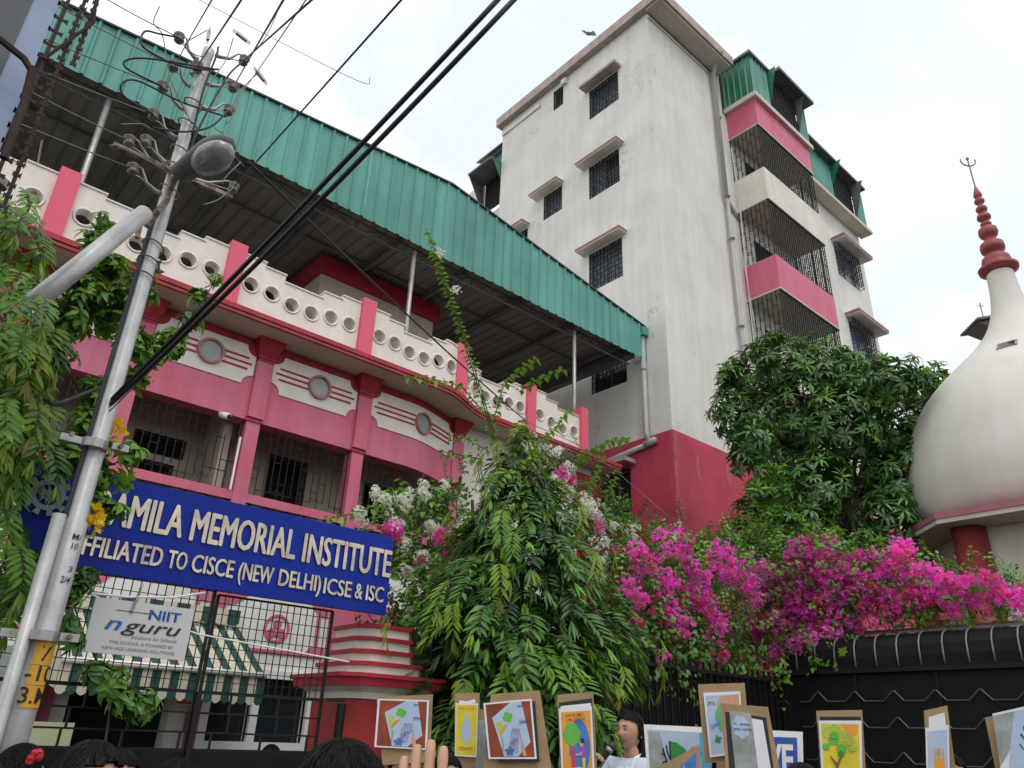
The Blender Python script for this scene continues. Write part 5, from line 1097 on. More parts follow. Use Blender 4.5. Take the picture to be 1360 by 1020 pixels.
F2 = L3([(1050,760,40),(1100,750,42),(1150,770,40),(1090,800,36),(1200,780,36),(1140,815,28),(1190,815,22),(1250,790,28),(1220,760,22),(1290,790,24),(1330,790,22),(1070,735,20),(1120,730,18),(1050,850,22),(1000,850,26),(1360,795,22)], X=10.35)
def off3(c, k): return c
F2 += L3([(1000,870,22),(1040,840,22),(1080,835,18),(1120,830,14),(1020,810,28),(1060,790,32),(1170,820,20),(1220,822,20),(1270,815,18),(1310,815,16)], X=10.3)+L3([(1050,868,15),(1085,858,13),(1035,885,15),(1110,850,9),(1060,850,14)], X=9.72)
F2 += L3([(870,750,16),(930,780,16),(985,745,16),(1040,770,16),(1100,770,14),(1160,760,14),(1220,775,14),(1290,770,12),(1130,800,12)], X=9.9) if False else L3([(1040,770,14),(1100,772,12),(1160,760,12),(1220,775,12),(1290,772,10),(1130,800,10)], X=9.85)
it = lobes(F1+F2, 330, [(TWG,.6),(TWGD,.4)], upb=.5, smin=.8, smax=1.3, core=.3); place(bm_, it, 'leaf_twig', 'inner_leaves')
FM = L3([(830,770,12),(860,750,18),(845,725,10),(880,775,20),(905,740,16),(920,770,18),(935,795,20),(890,810,14),(960,745,20),(985,770,20),(1010,760,12),(950,830,14),(1000,800,12),(850,800,10),(890,730,10),(870,715,8),(840,830,9),(905,840,12),(905,715,9),(960,870,5),(880,870,4)], Y=5.65)
FM2 = L3([(1005,755,14),(1060,740,20),(1085,735,18),(1075,765,20),(1110,755,18),(1135,750,14),(1160,735,12),(1190,740,16),(1215,745,14),(1130,775,18),(1160,780,16),(1185,800,14),(1100,795,16),(1060,810,16),(1030,820,16),(1010,840,14),(990,860,12),(1060,855,8),(1220,790,18),(1250,800,14),(1270,775,16),(1245,765,12),(1265,815,12),(1300,775,14),(1325,780,14),(1345,785,12),(1360,800,12),(1330,795,9),(1205,770,12),(1100,720,10),(1150,810,12),(1210,725,6),(1198,722,6),(1020,880,6),(1080,850,6),(1040,835,16),(1075,830,14),(1105,825,12),(1140,825,10),(1170,815,10),(1000,830,14),(1040,770,16),(1025,790,14),(1100,775,16),(1180,760,14),(1225,770,14),(1290,800,10),(1310,800,10),(970,850,10),(1350,810,8),(1045,800,16),(1065,780,16),(1035,850,10)], X=9.98)
FM2 += L3([(1052,858,9),(1080,850,9),(1105,843,7),(1035,868,8)], X=9.68)
it = lobes(FM+FM2, 390, [(BMA,.80),(BPK,.20)], upb=.3, smin=.5, smax=1.25, core=.2)
place(bm_, it, 'flower_cluster', 'more_flowers')
for pts in ([(1030,870),(1035,900),(1038,925),(1040,940)],[(1075,860),(1080,880),(1078,895)],[(960,760),(985,720),(990,700)],[(1080,720),(1075,700),(1085,690)],[(1300,760),(1288,745),(1290,735)]): vine(bm_, [at(x, y, X=9.7) for x, y in pts], kind=1)
place(bm_, [(BMA[0], orient(V3(at(1028,920,X=9.68)),(0,0,1),None,.45)),(BPK[0], orient(V3(at(1035,908,X=9.68)),(0,0,1),None,.4))], 'flower_cluster', 'x')
s3 = thing('shrub', 'bright green garden shrub at the foot of the pink tower base', 'shrub', tuple(at(990,740,Y=8.2)))
it = lobes(L3([(940,735,28),(975,725,30),(1010,735,30),(960,750,34),(920,745,20),(1040,745,28),(985,700,18),(1000,660,14)], Y=8.3), 260, [(WHOY,.4),(TWG,.6)], upb=.8, smin=.8, smax=1.3)
q = at(960,760,Y=8.3); part('stem', branch_mesh([(q[0],8.3,0),(q[0]+.1,8.3,2),(q[0],8.3,3.6)],.05,.02,6), m_wood, s3); place(s3, it, 'leaf_cluster', 'inner_leaves')

hd = thing('hedge', 'dense dark green bushes filling the garden behind the iron railing', 'hedge', (6.5,6.5,0))
it = []
for x in np.arange(4.3, 9.9, .42):
    for z in (.5,1.1,1.7,2.2,2.6): it += lobes([(Vector((x,6.3+.15*math.sin(x*3),z)), .38)], 150, [(TWGD,.8),(TWG,.2)], upb=.4, smin=1.0, smax=1.5, core=.4)
part('stem', branch_mesh([(6,6.3,0),(6.2,6.3,1.8)],.05,.02,6), m_wood, hd); place(hd, it, 'leaf_twig', 'inner_leaves')
# ================================================================== people
m_skin = pm('skin', (.50,.28,.18), .5, nscale=12, namt=.08, bump=.05, bscale=120)
m_hair = pm('black_hair', (.006,.005,.005), .5, nscale=60, namt=.3, bump=.3, bscale=90, spec=.25)
m_shirt = pm('white_school_shirt', (.60,.66,.78), .8, nscale=14, namt=.05, bump=.25, bscale=14)
m_tie = pm('navy_tie', (.03,.06,.20), .7); m_skirt = pm('navy_skirt', (.02,.03,.08), .8); m_dress = pm('dark_dress', (.06,.05,.09), .85, nscale=8, namt=.2)
m_eye = pm('eye_white', (.7,.68,.66), .3); m_iris = pm('dark_iris', (.02,.012,.01), .2); m_lip = pm('lips', (.30,.09,.08), .5); m_shoe = pm('black_shoe', (.015,.015,.015), .4)
def skin_mesh(name, pts, edges, rad, root=0, sub=2):
    me = bpy.data.meshes.new(name); me.from_pydata([tuple(p) for p in pts], edges, []); o = bpy.data.objects.new(name, me); COL.objects.link(o)
    sk = o.modifiers.new('k','SKIN'); sk.use_smooth_shade = True; ss = o.modifiers.new('u','SUBSURF'); ss.levels = sub
    bpy.context.view_layer.update()
    if not me.skin_vertices: 
        b = bmesh.new(); b.from_mesh(me); b.verts.layers.skin.verify(); b.to_mesh(me); b.free()
    for i, r in enumerate(rad): me.skin_vertices[0].data[i].radius = r if isinstance(r, tuple) else (r, r); me.skin_vertices[0].data[i].use_root = (i == root)
    bpy.context.view_layer.update(); dg = bpy.context.evaluated_depsgraph_get(); em = bpy.data.meshes.new_from_object(o.evaluated_get(dg))
    bpy.data.objects.remove(o); bpy.data.meshes.remove(me)
    mb = MB(); mb.add([tuple(v.co) for v in em.vertices], [tuple(p.vertices) for p in em.polygons]); bpy.data.meshes.remove(em); return mb
def head_pts(n=40, m=30, grow=0., hairmask=False):
    """+X is the face; returns grid of points around the head centre"""
    V = []
    for i in range(m+1):
        ph = PI*i/m; z = math.cos(ph)
        for j in range(n):
            th = 2*PI*j/n; x, y = math.cos(th)*math.sin(ph), math.sin(th)*math.sin(ph)
            fx = max(x, 0); a, b, c = .092, .074, .112
            jaw = 1-(.34*max(-z,0)**1.4 if x > -.2 else .25*max(-z,0)**1.4)
            X, Y, Z = x*a*(1-.10*max(-z,0)), y*b*jaw, z*c
            g = lambda y0, z0, s, t: math.exp(-((y-y0)/s)**2-((z-z0)/t)**2)
            if x > .1 and not hairmask:
                X += .024*g(0,-.16,.11,.13)+.010*g(0,.0,.08,.2)+.008*g(0,-.42,.25,.08)+.012*g(0,-.74,.28,.16)+.006*g(0,.27,.5,.10)
                X -= .010*(g(.33,.10,.17,.10)+g(-.33,.10,.17,.10))+.004*g(0,-.55,.25,.06)
                X += .004*(g(.42,-.25,.2,.2)+g(-.42,-.25,.2,.2))
            V.append(Vector((X+grow*x, Y+grow*y*1.05, Z+grow*z)))
    F = [(i*n+j, i*n+(j+1)%n, (i+1)*n+(j+1)%n, (i+1)*n+j) for i in range(m) for j in range(n)]
    return V, F, n, m
def make_hand(mb, W0, up, palm_n, thumb_side, L_=.17, curl=.25, spread=.02):
    """hand with palm and five separate tapering fingers; up = finger direction"""
    up = up.normalized(); nn = (palm_n-up*palm_n.dot(up)).normalized(); sd = up.cross(nn)*thumb_side; k = L_/.18
    c = W0+up*.05*k
    rows = []; 
    for t, w, h in ((-.02,.026,.019),(.0,.030,.019),(.03,.039,.017),(.06,.042,.015),(.088,.041,.014),(.098,.036,.009)):
        q = W0+up*t*k; rows += [q+sd*w*k*math.cos(a)+nn*h*k*math.sin(a) for a in [2*PI*j/16 for j in range(16)]]
    mb.add(rows, [(i*16+j,i*16+(j+1)%16,(i+1)*16+(j+1)%16,(i+1)*16+j) for i in range(5) for j in range(16)]+[tuple(range(16))[::-1], tuple(range(80,96))])
    for i, (off, ln) in enumerate(((.031,.072),(.011,.082),(-.010,.076),(-.029,.060))):
        b = W0+up*.078*k+sd*off*k; d = (up+sd*off*spread*30).normalized(); P = [b]; ang = 0
        for s_, fr in enumerate((.45,.30,.25)):
            ang += curl*(.8+.25*i*.3); dd = d*math.cos(ang)+nn*math.sin(ang); P.append(P[-1]+dd*ln*k*fr)
        Q = []; Rr = []
        for a_ in range(3):
            Q += [P[a_], P[a_].lerp(P[a_+1],.5)]; Rr += [.0092,.0082]
        Q += [P[3]-(P[3]-P[2])*.25, P[3], P[3]+(P[3]-P[2])*.10]; Rr += [.0078,.0058,.002]
        Rr = [r*k*(1-.08*(i == 3)) for r in Rr]; mb.tube(Q, Rr, 10)
    b = W0+up*.02*k+sd*.028*k; d = (up*.75+sd*.75+nn*.25).normalized(); P = [b-d*.012*k, b+d*.02*k, b+d*.042*k, b+(d*.055+up*.012)*k, b+(d*.062+up*.026)*k, b+(d*.063+up*.031)*k]
    mb.tube(P, [r*k for r in (.013,.0125,.0105,.0095,.0075,.002)], 10)
def person(label, loc, rz, H=1.6, hair='bun', shirt=None, lower=None, armL=None, armR=None, handL=None, handR=None, headyaw=0., pitch=0., grp=None, fingers=False, skinm=None, collar=False):
    """standing figure facing local +X; armX = (elbow, wrist) in local metres"""
    skinm = skinm or m_skin; s = H/1.6; t = thing('person', label, 'person', loc, grp, rz)
    hz = H-.115*s-.0; NK = Vector((0,0,hz-.13*s)); sh = hz-.195*s
    v = lambda *p: Vector(p)
    eL, wL = armL or (v(.02,.24*s,sh-.28*s), v(.08,.25*s,sh-.52*s)); eR, wR = armR or (v(.02,-.24*s,sh-.28*s), v(.08,-.25*s,sh-.52*s))
    pts = [v(0,0,.95*s), v(0,0,1.12*s), v(-.01,0,sh-.04*s), v(0,0,sh+.03*s), v(.01,0,hz-.09*s), v(.015,0,hz-.02*s),
           v(0,.15*s,sh), eL, wL, v(0,-.15*s,sh), eR, wR, v(0,.085*s,.86*s), v(.01,.09*s,.47*s), v(-.01,.09*s,.08*s), v(.12*s,.10*s,.03*s), v(0,-.085*s,.86*s), v(.01,-.09*s,.47*s), v(-.01,-.09*s,.08*s), v(.12*s,-.10*s,.03*s)]
    ed = [(0,1),(1,2),(2,3),(3,4),(4,5),(2,6),(6,7),(7,8),(2,9),(9,10),(10,11),(0,12),(12,13),(13,14),(14,15),(0,16),(16,17),(17,18),(18,19)]
    rad = [(.13,.10),(.115,.085),(.13,.095),(.06,.055),.046,.045,.05,.038,.026,.05,.038,.026,.075,.052,.036,.03,.075,.052,.036,.03]
    rad = [tuple(a*s for a in r) if isinstance(r, tuple) else r*s for r in rad]
    body = skin_mesh('b', pts, ed, rad)
    V, F, n, m = head_pts(); hr = Matrix.Rotation(headyaw,3,'Z') @ Matrix.Rotation(-pitch,3,'Y'); hc = v(.02,0,hz)
    body.add([hc+hr@(q*s) for q in V], F)
    for sy in (-1,1):   # ears
        body.add([hc+hr@(v(-.008+.013*math.cos(a)*k, sy*(.072+.010*(k)), -.008+.026*math.sin(a)*k)*s) for k in (1.,.45) for a in [2*PI*i/12 for i in range(12)]], [(i,(i+1)%12,12+(i+1)%12,12+i) for i in range(12)]+[tuple(range(12,24))])
    for w_, e_, hd_, sd_y in ((wL,eL,handL,1),(wR,eR,handR,-1)):
        d = (w_-e_).normalized(); up, pn, ts, cu = hd_ or (d, v(0,-sd_y,0), 1, .35); make_hand(body, w_, up, pn, ts, .165*s, cu)
    part('body', body, skinm, t, smooth=True, local=True)
    # clothes
    cp = [v(0,0,.93*s), pts[1], pts[2], v(0,0,sh+.035*s), pts[6], pts[6].lerp(eL,.75), pts[9], pts[9].lerp(eR,.75)]
    ce = [(0,1),(1,2),(2,3),(2,4),(4,5),(2,6),(6,7)]; cr = [(.15,.12),(.135,.105),(.15,.115),(.062,.06),(.066,.066),.056,(.066,.066),.056]
    part('shirt', skin_mesh('s', cp, ce, [tuple(a*s for a in r) if isinstance(r,tuple) else r*s for r in cr]), shirt or m_shirt, t, smooth=True, local=True)
    mb = MB(); mb.lathe([(.13*s,1.0*s),(.16*s,.9*s),(.21*s,.6*s),(.24*s,.42*s),(.235*s,.42*s),(.2*s,.6*s),(.12*s,.98*s)], (0,0,0), 28); part('skirt', mb, lower or m_skirt, t, smooth=True, local=True)
    for sy in (-1,1): mb = MB(); mb.box((-.06*s,sy*.095*s-.042*s,0),(.17*s,sy*.095*s+.042*s,.065*s)); part('shoe', mb, m_shoe, t, local=True)
    # face
    for sy in (-1,1):
        mb = MB(); mb.lathe([(.001,-.0115*s)]+[(.0115*s*math.sin(a), -.0115*s*math.cos(a)) for a in np.linspace(.3,PI-.3,7)]+[(.001,.0115*s)], hc+hr@(v(.0690,sy*.027,.012)*s), 14, hr@v(1,0,0)); ey = part('eye', mb, m_eye, t, smooth=True, local=True)
        mb = MB(); mb.lathe([(.001,0),(.0058*s,.0),(.005*s,.0022*s),(.001,.003*s)], hc+hr@(v(.0796,sy*.027,.010)*s), 12, hr@v(1,0,0)); part('iris', mb, m_iris, ey, local=True)
        mb = MB(); mb.tube([hc+hr@(v(x,sy*y,z)*s) for x,y,z in ((.090,.012,.030),(.088,.026,.036),(.078,.045,.031))], [.0022*s,.0028*s,.0015*s], 6); part('eyebrow', mb, m_hair, t, local=True)
        mb = MB(); mb.tube([hc+hr@(v(x,sy*y,z)*s) for x,y,z in ((.080,.013,.016),(.083,.026,.021),(.072,.041,.015))], [.0022*s,.003*s,.0018*s], 6); part('eyelid', mb, skinm, t, local=True, smooth=True)
    mb = MB(); mb.tube([hc+hr@(v(x,y,z)*s) for x,y,z in ((.080,-.022,-.050),(.094,-.008,-.046),(.096,0,-.048),(.094,.008,-.046),(.080,.022,-.050))], [.002*s,.0042*s,.0038*s,.0042*s,.002*s], 8)
    mb.tube([hc+hr@(v(x,y,z)*s) for x,y,z in ((.080,-.02,-.052),(.092,-.008,-.057),(.092,.008,-.057),(.080,.02,-.052))], [.002*s,.0045*s,.0045*s,.002*s], 8); part('lips', mb, m_lip, t, smooth=True, local=True)
    # hair
    V, F, n, m = head_pts(48, 36, .012, True); hm = MB(); keep = []; rr = random.Random(int(H*1000))
    def ishair(p):
        x, y, z = p.x/.105, p.y/.086, p.z/.124
        return not (x > .28+.35*max(0,z-.2)-.1*abs(y) and z < .60-.15*abs(y)) and not (z < -.35 and x > -.15)
    V2 = [q*(1+.003*math.sin(q.y*300+q.z*60)) for q in V]
    fs = [f for f in F if all(ishair(V[i]) for i in f)]; hm.add([hc+hr@(q*s) for q in V2], fs); inn = [hc+hr@(q*.93*s) for q in V]; hm.add(inn, [f[::-1] for f in fs])
    if hair == 'tail': hm.tube([hc+hr@(v(*p)*s) for p in ((-.07,0,.05),(-.115,.0,.02),(-.125,0,-.06),(-.115,0,-.16),(-.10,0,-.26),(-.10,0,-.33))], [x*s for x in (.03,.045,.045,.038,.026,.006)], 12)
    if hair == 'bun': hm.lathe([(.001,-.045*s)]+[(.052*s*math.sin(a), -.045*s*math.cos(a)) for a in np.linspace(.3,2.8,8)]+[(.001,.045*s)], hc+hr@(v(-.115,0,.02)*s), 16, hr@v(1,0,0))
    if hair == 'long': hm.tube([hc+hr@(v(*p)*s) for p in ((-.02,0,.06),(-.07,.0,-.02),(-.08,0,-.12),(-.08,0,-.24),(-.09,0,-.36))], [x*s for x in (.06,.085,.085,.075,.05)], 16)
    hp = part('hair', hm, m_hair, t, smooth=True, local=True)
    sm = MB()
    for i in range(620):
        th = rr.uniform(-PI, PI); ph0 = rr.uniform(.02, 1.0); pts = []; g = rr.uniform(.004, .012)
        for j in range(6):
            ph = ph0+j*rr.uniform(.12,.2); x, y, z = math.cos(th)*math.sin(ph), math.sin(th)*math.sin(ph), math.cos(ph); q = v(x*.105, y*.087*(1-.15*max(-z,0)), z*.125)
            if not ishair(q) : break
            pts.append(hc+hr@(q*(1+g*(1+j*.25)*1.2)*s)); th += rr.uniform(-.05,.05)
        if len(pts) > 2: sm.tube(pts, [.0007]*len(pts), 3, cap=False)
    part('hair_strands', sm, m_hair, hp, smooth=True, local=True, kind='stuff', fix=False)
    if collar:
        mb = MB()
        for sy in (-1,1): mb.add([v(.04,sy*.005,sh+.0*s)+v(.062,0,-.02)*s, v(-.02,sy*.06,sh+.075*s), v(.045,sy*.052,sh+.055*s), v(.10*s+.02,sy*.055,sh-.045*s), v(.118*s,sy*.012,sh-.035*s)], [(0,1,2,3,4)])
        part('collar', mb, m_whitep, t, local=True, fix=False)
        mb = MB(); mb.add([v(.112*s,-.015,sh-.02*s),v(.112*s,.015,sh-.02*s),v(.126*s,.022,sh-.05*s),v(.142*s,.028,sh-.32*s),v(.135*s,0,sh-.36*s),v(.142*s,-.028,sh-.32*s),v(.126*s,-.022,sh-.05*s)],[(0,1,2,3,4,5,6)]); part('tie', mb, m_tie, t, local=True, fix=False)
    return t, hc, sh
def face_dir(px, py, D, sidew, tow):
    """root position so that a figure stands D metres away on the line of photo point px, and its facing angle"""
    p = at(px, py, D=D); r = Vector((rgt[0],rgt[1],0)).normalized(); f = Vector((fwd[0],fwd[1],0)).normalized(); d = r*sidew-f*tow
    return (p[0], p[1]), math.atan2(d.y, d.x)
v = lambda *p: Vector(p)
# speaker with microphone, facing left and a little to the camera
(sx0, sy0), rz = face_dir(839, 985, 5.5, -.72, .72)
base = .146; Hs = float(at(838,946,D=5.5)[2])-base
st, hc, sh = person('schoolgirl in pale blue shirt and tie speaking into a microphone, hair tied back', (sx0, sy0, base), rz, Hs, 'tail', collar=True,
    armR=(v(.10,-.24,1.12), v(.26,-.12,1.30)), handR=(v(-.2,.35,.9), v(.4,.9,.1), -1, 1.0), pitch=.0)
mic = thing('microphone', 'black and silver hand microphone held at the schoolgirl\'s mouth', 'microphone', (sx0,sy0,base+1.4))
Rz = Matrix.Rotation(rz,3,'Z'); B = lambda p: V3((sx0,sy0,base))+Rz@p
m0, m1 = B(v(.27,-.11,1.30)), B(v(.155,-.02,1.452))
mb = MB(); mb.tube([m0+(m0-m1)*.25, m0, m0.lerp(m1,.72)], [.013,.015,.02], 14); part('handle', mb, m_sheet, mic, smooth=True)
mb = MB(); mb.tube([m0.lerp(m1,.68), m0.lerp(m1,.80)], [.022,.025], 14); part('silver_ring', mb, m_steel, mic, smooth=True)
mb = MB(); d = (m1-m0).normalized(); mb.tube([m0.lerp(m1,.80), m0.lerp(m1,.88), m0.lerp(m1,.98), m1+d*.004], [.023,.028,.022,.006], 16); part('grille_head', mb, m_trim, mic, smooth=True)
# people at the bottom edge
def onlooker(label, px, py, D, side, tow, hair, **kw):
    top = at(px, py, D=D); (x, y), rz = face_dir(px, py, D, side, tow); return person(label, (x,y,0), rz, float(top[2]), hair, **kw)
o1, hc1, _ = onlooker('woman seen from behind with black bun and red flower at the far left', 27, 991, 3.3, .3, -1, 'bun', shirt=m_dress)
p = at(47, 1005, D=3.2); mb = MB()
for k in range(9): a = k*.7; mb.lathe([(.001,-.012),(.013,-.006),(.013,.006),(.001,.012)], V3(p)+V3((math.cos(a)*.012, math.sin(a)*.006, .012*math.sin(a*1.7))), 8, V3((math.cos(a),-1,math.sin(a))))
solo('hair_flower', mb, pm('red_petal', (.6,.02,.03), .6), 'red flower pinned in the black hair at the lower left corner', 'flower')
onlooker('woman with parted black hair and bare forehead looking right at the lower left', 118, 988, 2.35, .75, .35, 'long', shirt=m_dress)
onlooker('child with short black hair just showing beside the woman at lower left', 163, 999, 3.6, .5, .8, 'short', shirt=m_shirt)
onlooker('person of whom only the crown of dark hair shows left of the big head', 243, 1010, 3.4, -.3, .9, 'short', shirt=m_dress)
onlooker('person with dark hair behind the gate bars near the white window', 362, 990, 6.6, 0, 1, 'short', shirt=m_dress)
onlooker('person close to the camera from behind, dark hair below the red pillar', 452, 990, 1.35, .1, -1, 'short', shirt=m_dress,
         armR=(v(.10,-.30,1.10), V3((0,0,0))+Matrix.Rotation(-face_dir(452,990,1.35,.1,-1)[1],3,'Z')@(V3(at(556,1140,D=1.2))-V3((*face_dir(452,990,1.35,.1,-1)[0],0)))),
         handR=(v(.05,.06,1), v(1,0,0), -1, .12))
rg_ = V3(at(546,1026,D=1.19))
mb = MB(); mb.tube([rg_+V3((math.cos(a)*.0105, math.sin(a)*.0105, .002*math.sin(a))) for a in np.linspace(0,2*PI,14)], .0014, 5, cap=False); solo('finger_ring', mb, m_steel, 'thin plain ring on the raised hand in front of the left placard', 'ring')
onlooker('child with black hair between the two placards left of centre', 592, 1003, 4.1, .4, .9, 'short', shirt=m_shirt)
onlooker('person with the top of dark hair just below the blue banner', 1062, 1016, 3.6, 0, 1, 'short', shirt=m_dress)
# ================================================================== placards
m_card = pm('brown_cardboard', (.36,.24,.13), .85, nscale=7, namt=.12, bump=.15); m_paper = pm('white_paper', (.72,.72,.76), .7, nscale=6, namt=.04)
def cm(name, c, r=.7, **k): return pm(name, c, r, nscale=k.pop('ns', 9), namt=k.pop('na', .08), **k)
c_red = cm('paint_redbrown', (.30,.055,.02), na=.25, ns=14); c_blue = cm('paint_paleblue', (.42,.52,.68)); c_grn = cm('paint_green', (.12,.45,.06)); c_dgrn = cm('paint_darkgreen', (.03,.25,.04)); c_yel = cm('paint_yellow', (.75,.62,.03), na=.15); c_or = cm('paint_orange', (.75,.33,.05), na=.12)
c_bl2 = cm('paint_blue', (.06,.20,.55), na=.2); c_pur = cm('paint_purple', (.10,.04,.30)); c_brn = cm('paint_brown', (.22,.09,.03)); c_pnk = cm('paint_pink', (.65,.18,.22)); c_gry = cm('paint_grey', (.36,.38,.37), na=.25); c_lg = cm('paint_lime', (.50,.62,.08), na=.25, ns=5); c_blk = cm('paint_black', (.02,.02,.025)); c_sea = cm('paint_seablue', (.12,.45,.72), na=.2, ns=4); c_skn = cm('paint_skin', (.6,.32,.2)); c_vio = cm('paint_violet', (.38,.06,.45))
class Flat:
    """flat sheet with corners TL, TR, BR, BL in space; layers stand 0.8 mm apart"""
    def __init__(s, cor, D, name, label, cat, group=None, root=None):
        q = [V3(at(x, y, D=D)) for x, y in cor]; s.q = q; s.n = (q[1]-q[0]).cross(q[3]-q[0]).normalized()
        if s.n.dot(V3(CAM)-q[0]) < 0: s.n = -s.n
        s.root = root or thing(name, label, cat, (q[2]+q[3])/2, group); s.l = 0
    def P(s, u, w, d=0): a = s.q[0].lerp(s.q[1], u); b = s.q[3].lerp(s.q[2], u); return b.lerp(a, w)+s.n*d
    def sheet(s, name, mat, u0=0, u1=1, w0=0, w1=1, th=.003, back=0):
        mb = MB(); d = s.l-back; c = [(u0,w0),(u1,w0),(u1,w1),(u0,w1)]
        mb.add([s.P(u,w,d) for u,w in c]+[s.P(u,w,d+th) for u,w in c], [(0,1,2,3),(4,5,6,7),(0,1,5,4),(1,2,6,5),(2,3,7,6),(3,0,4,7)])
        s.l = d+th+.0006; return part(name, mb, mat, s.root)
    def poly(s, name, mat, pts, par):
        mb = MB(); mb.add([s.P(u,w,s.l) for u,w in pts], [tuple(range(len(pts)))]); s.l += .0006; return part(name, mb, mat, par, fix=False)
    def ell(s, name, mat, u, w, ru_, rw, par, n=22, wob=0, k=5, a0=0, a1=2*PI): return s.poly(name, mat, [(u+ru_*math.cos(a)*(1+wob*math.sin(k*a)), w+rw*math.sin(a)*(1+wob*math.sin(k*a))) for a in np.linspace(a0,a1,n,endpoint=a1 < 6)], par)
    def text(s, txt, u0, u1, w, h, mat, par, bold=.01, rot=0):
        mb = MB()
        for _, vs, fs in text_fit(txt, u0, u1, 0, h, bold=bold): mb.add([s.P(q.x, w+q.y+rot*(q.x-u0), s.l) for q in vs], fs)
        s.l += .0006; return part('lettering', mb, mat, par, fix=False)
    def line(s, name, mat, pts, w_, par):
        mb = MB(); mb.tube([s.P(u,w,s.l) for u,w in pts], w_, 4); return part(name, mb, mat, par, fix=False)
GRP = None
def tilted_drawing(F, pr, flip=0):
    F.poly('brown_ground', c_red, [(.04,.03),(.96,.03),(.96,.97),(.04,.97)], pr)
    F.poly('drawing_sheet', c_blue, [(.15,.72),(.55,.97),(.78,.97),(.90,.28),(.62,.04),(.33,.04)], pr)
    F.ell('tree_top', c_grn, .47,.72,.10,.09, pr, wob=.12, k=4); F.ell('bird_wing', c_lg, .29,.55,.05,.13, pr, wob=.25, k=3)
    F.poly('bird_body', c_or, [(.28,.48),(.42,.55),(.46,.6),(.40,.58),(.33,.54),(.30,.40)], pr)
    F.poly('pencil', c_skn, [(.72,.05),(.80,.05),(.76,.22),(.715,.38),(.70,.22)], pr); F.ell('shadow_shape', c_bl2, .45,.13,.08,.07, pr, wob=.3)
    F.text('sav', .70,.80,.88,.05, c_pur, pr); F.text('plea', .71,.85,.60,.07, c_pur, pr)
    F.line('scribble', c_pnk, [(.44,.14),(.52,.24),(.50,.30),(.58,.28),(.55,.36),(.63,.33)], .0018, pr); F.line('scribble', c_grn, [(.32,.38),(.33,.22),(.31,.1)], .0016, pr); F.line('grain', c_brn, [(.05,.5),(.16,.48)], .001, pr)
    for k in range(5): F.line('pencil_line', c_bl2, [(.40+.05*k,.10),(.48+.04*k,.22+.03*k),(.50+.05*k,.36),(.56+.03*k,.52)], .0012, pr)
def placard(cor, D, label): F = Flat(cor, D, 'placard', label, 'placard'); F.sheet('cardboard', m_card, th=.005); return F
def ptop(F, name='print', mat=None, **k): return F.sheet(name, mat or m_paper, th=.001, **k)
F = placard([(500,926),(575,922),(571,1012),(508,1016)], 4.0, 'placard with a tilted pencil drawing on brown, left of the narrow yellow one'); pr = Flat([(502,928),(570,930),(567,996),(497,992)], 3.98, None, None, None, root=F.root); a = pr.sheet('print', m_paper, th=.001); tilted_drawing(pr, a)
F = placard([(604,921),(637,920),(636,1042),(603,1042)], 4.3, 'narrow brown placard with a yellow water drop poster'); pr = Flat([(605,934),(635,934),(633,1006),(604,1004)], 4.28, None, None, None, root=F.root); a = pr.sheet('print', m_paper, th=.001)
pr.poly('yellow_ground', c_yel, [(.05,.04),(.95,.04),(.95,.97),(.05,.97)], a); pr.poly('water_drop', c_blue, [(.5,.86),(.62,.68),(.74,.52),(.74,.36),(.6,.24),(.42,.24),(.28,.36),(.28,.52),(.4,.68)], a); pr.text('EVERY DROP', .15,.85,.88,.05, c_or, a); pr.text('COUNTS', .2,.8,.12,.06, c_brn, a); F.poly('torn_paper', m_paper, [(.15,.86),(.85,.89),(.8,.93),(.5,.905),(.2,.92)], F.root)
F = placard([(652,922),(717,917),(736,1045),(640,1045)], 4.15, 'large placard with the tilted pencil drawing on brown, right of the yellow drop'); pr = Flat([(642,934),(706,928),(713,1008),(649,1008)], 4.12, None, None, None, root=F.root); a = pr.sheet('print', m_paper, th=.001); tilted_drawing(pr, a); pr.l = -.004; pr.poly('dark_backing', c_blk, [(.2,-.06),(1.05,-.05),(1.07,.95),(.9,.97),(.2,.1)], F.root)
F = placard([(634,943),(652,941),(652,1045),(628,1045)], 4.3, 'grey sheet on board peeping from behind the large tilted drawing placard'); F.sheet('print', c_gry, .05,.7,0,.86,th=.001)
F = placard([(740,923),(788,919),(794,1045),(745,1045)], 4.2, 'placard reading save me I am green with a child hugging a tree'); pr = Flat([(742,941),(786,938),(790,1030),(746,1030)], 4.18, None, None, None, root=F.root)
F.poly('dark_backing', c_blk, [(.04,.60),(.95,.62),(.96,.93),(.04,.91)], F.root); F.poly('upper_sheet', m_paper, [(.08,.60),(.92,.62),(.92,.88),(.08,.87)], F.root)
a = pr.sheet('print', m_paper, th=.001); pr.poly('orange_ground', c_or, [(.06,.0),(.94,.0),(.95,.94),(.06,.94)], a); pr.ell('blue_oval', c_bl2, .58,.42,.32,.40, a); pr.poly('red_trunk', cm('paint_crimson',(.6,.04,.07)), [(.30,.06),(.46,.06),(.42,.30),(.44,.52),(.32,.52),(.34,.30)], a); pr.ell('green_crown', c_grn, .36,.60,.26,.17, a, wob=.05, k=7)
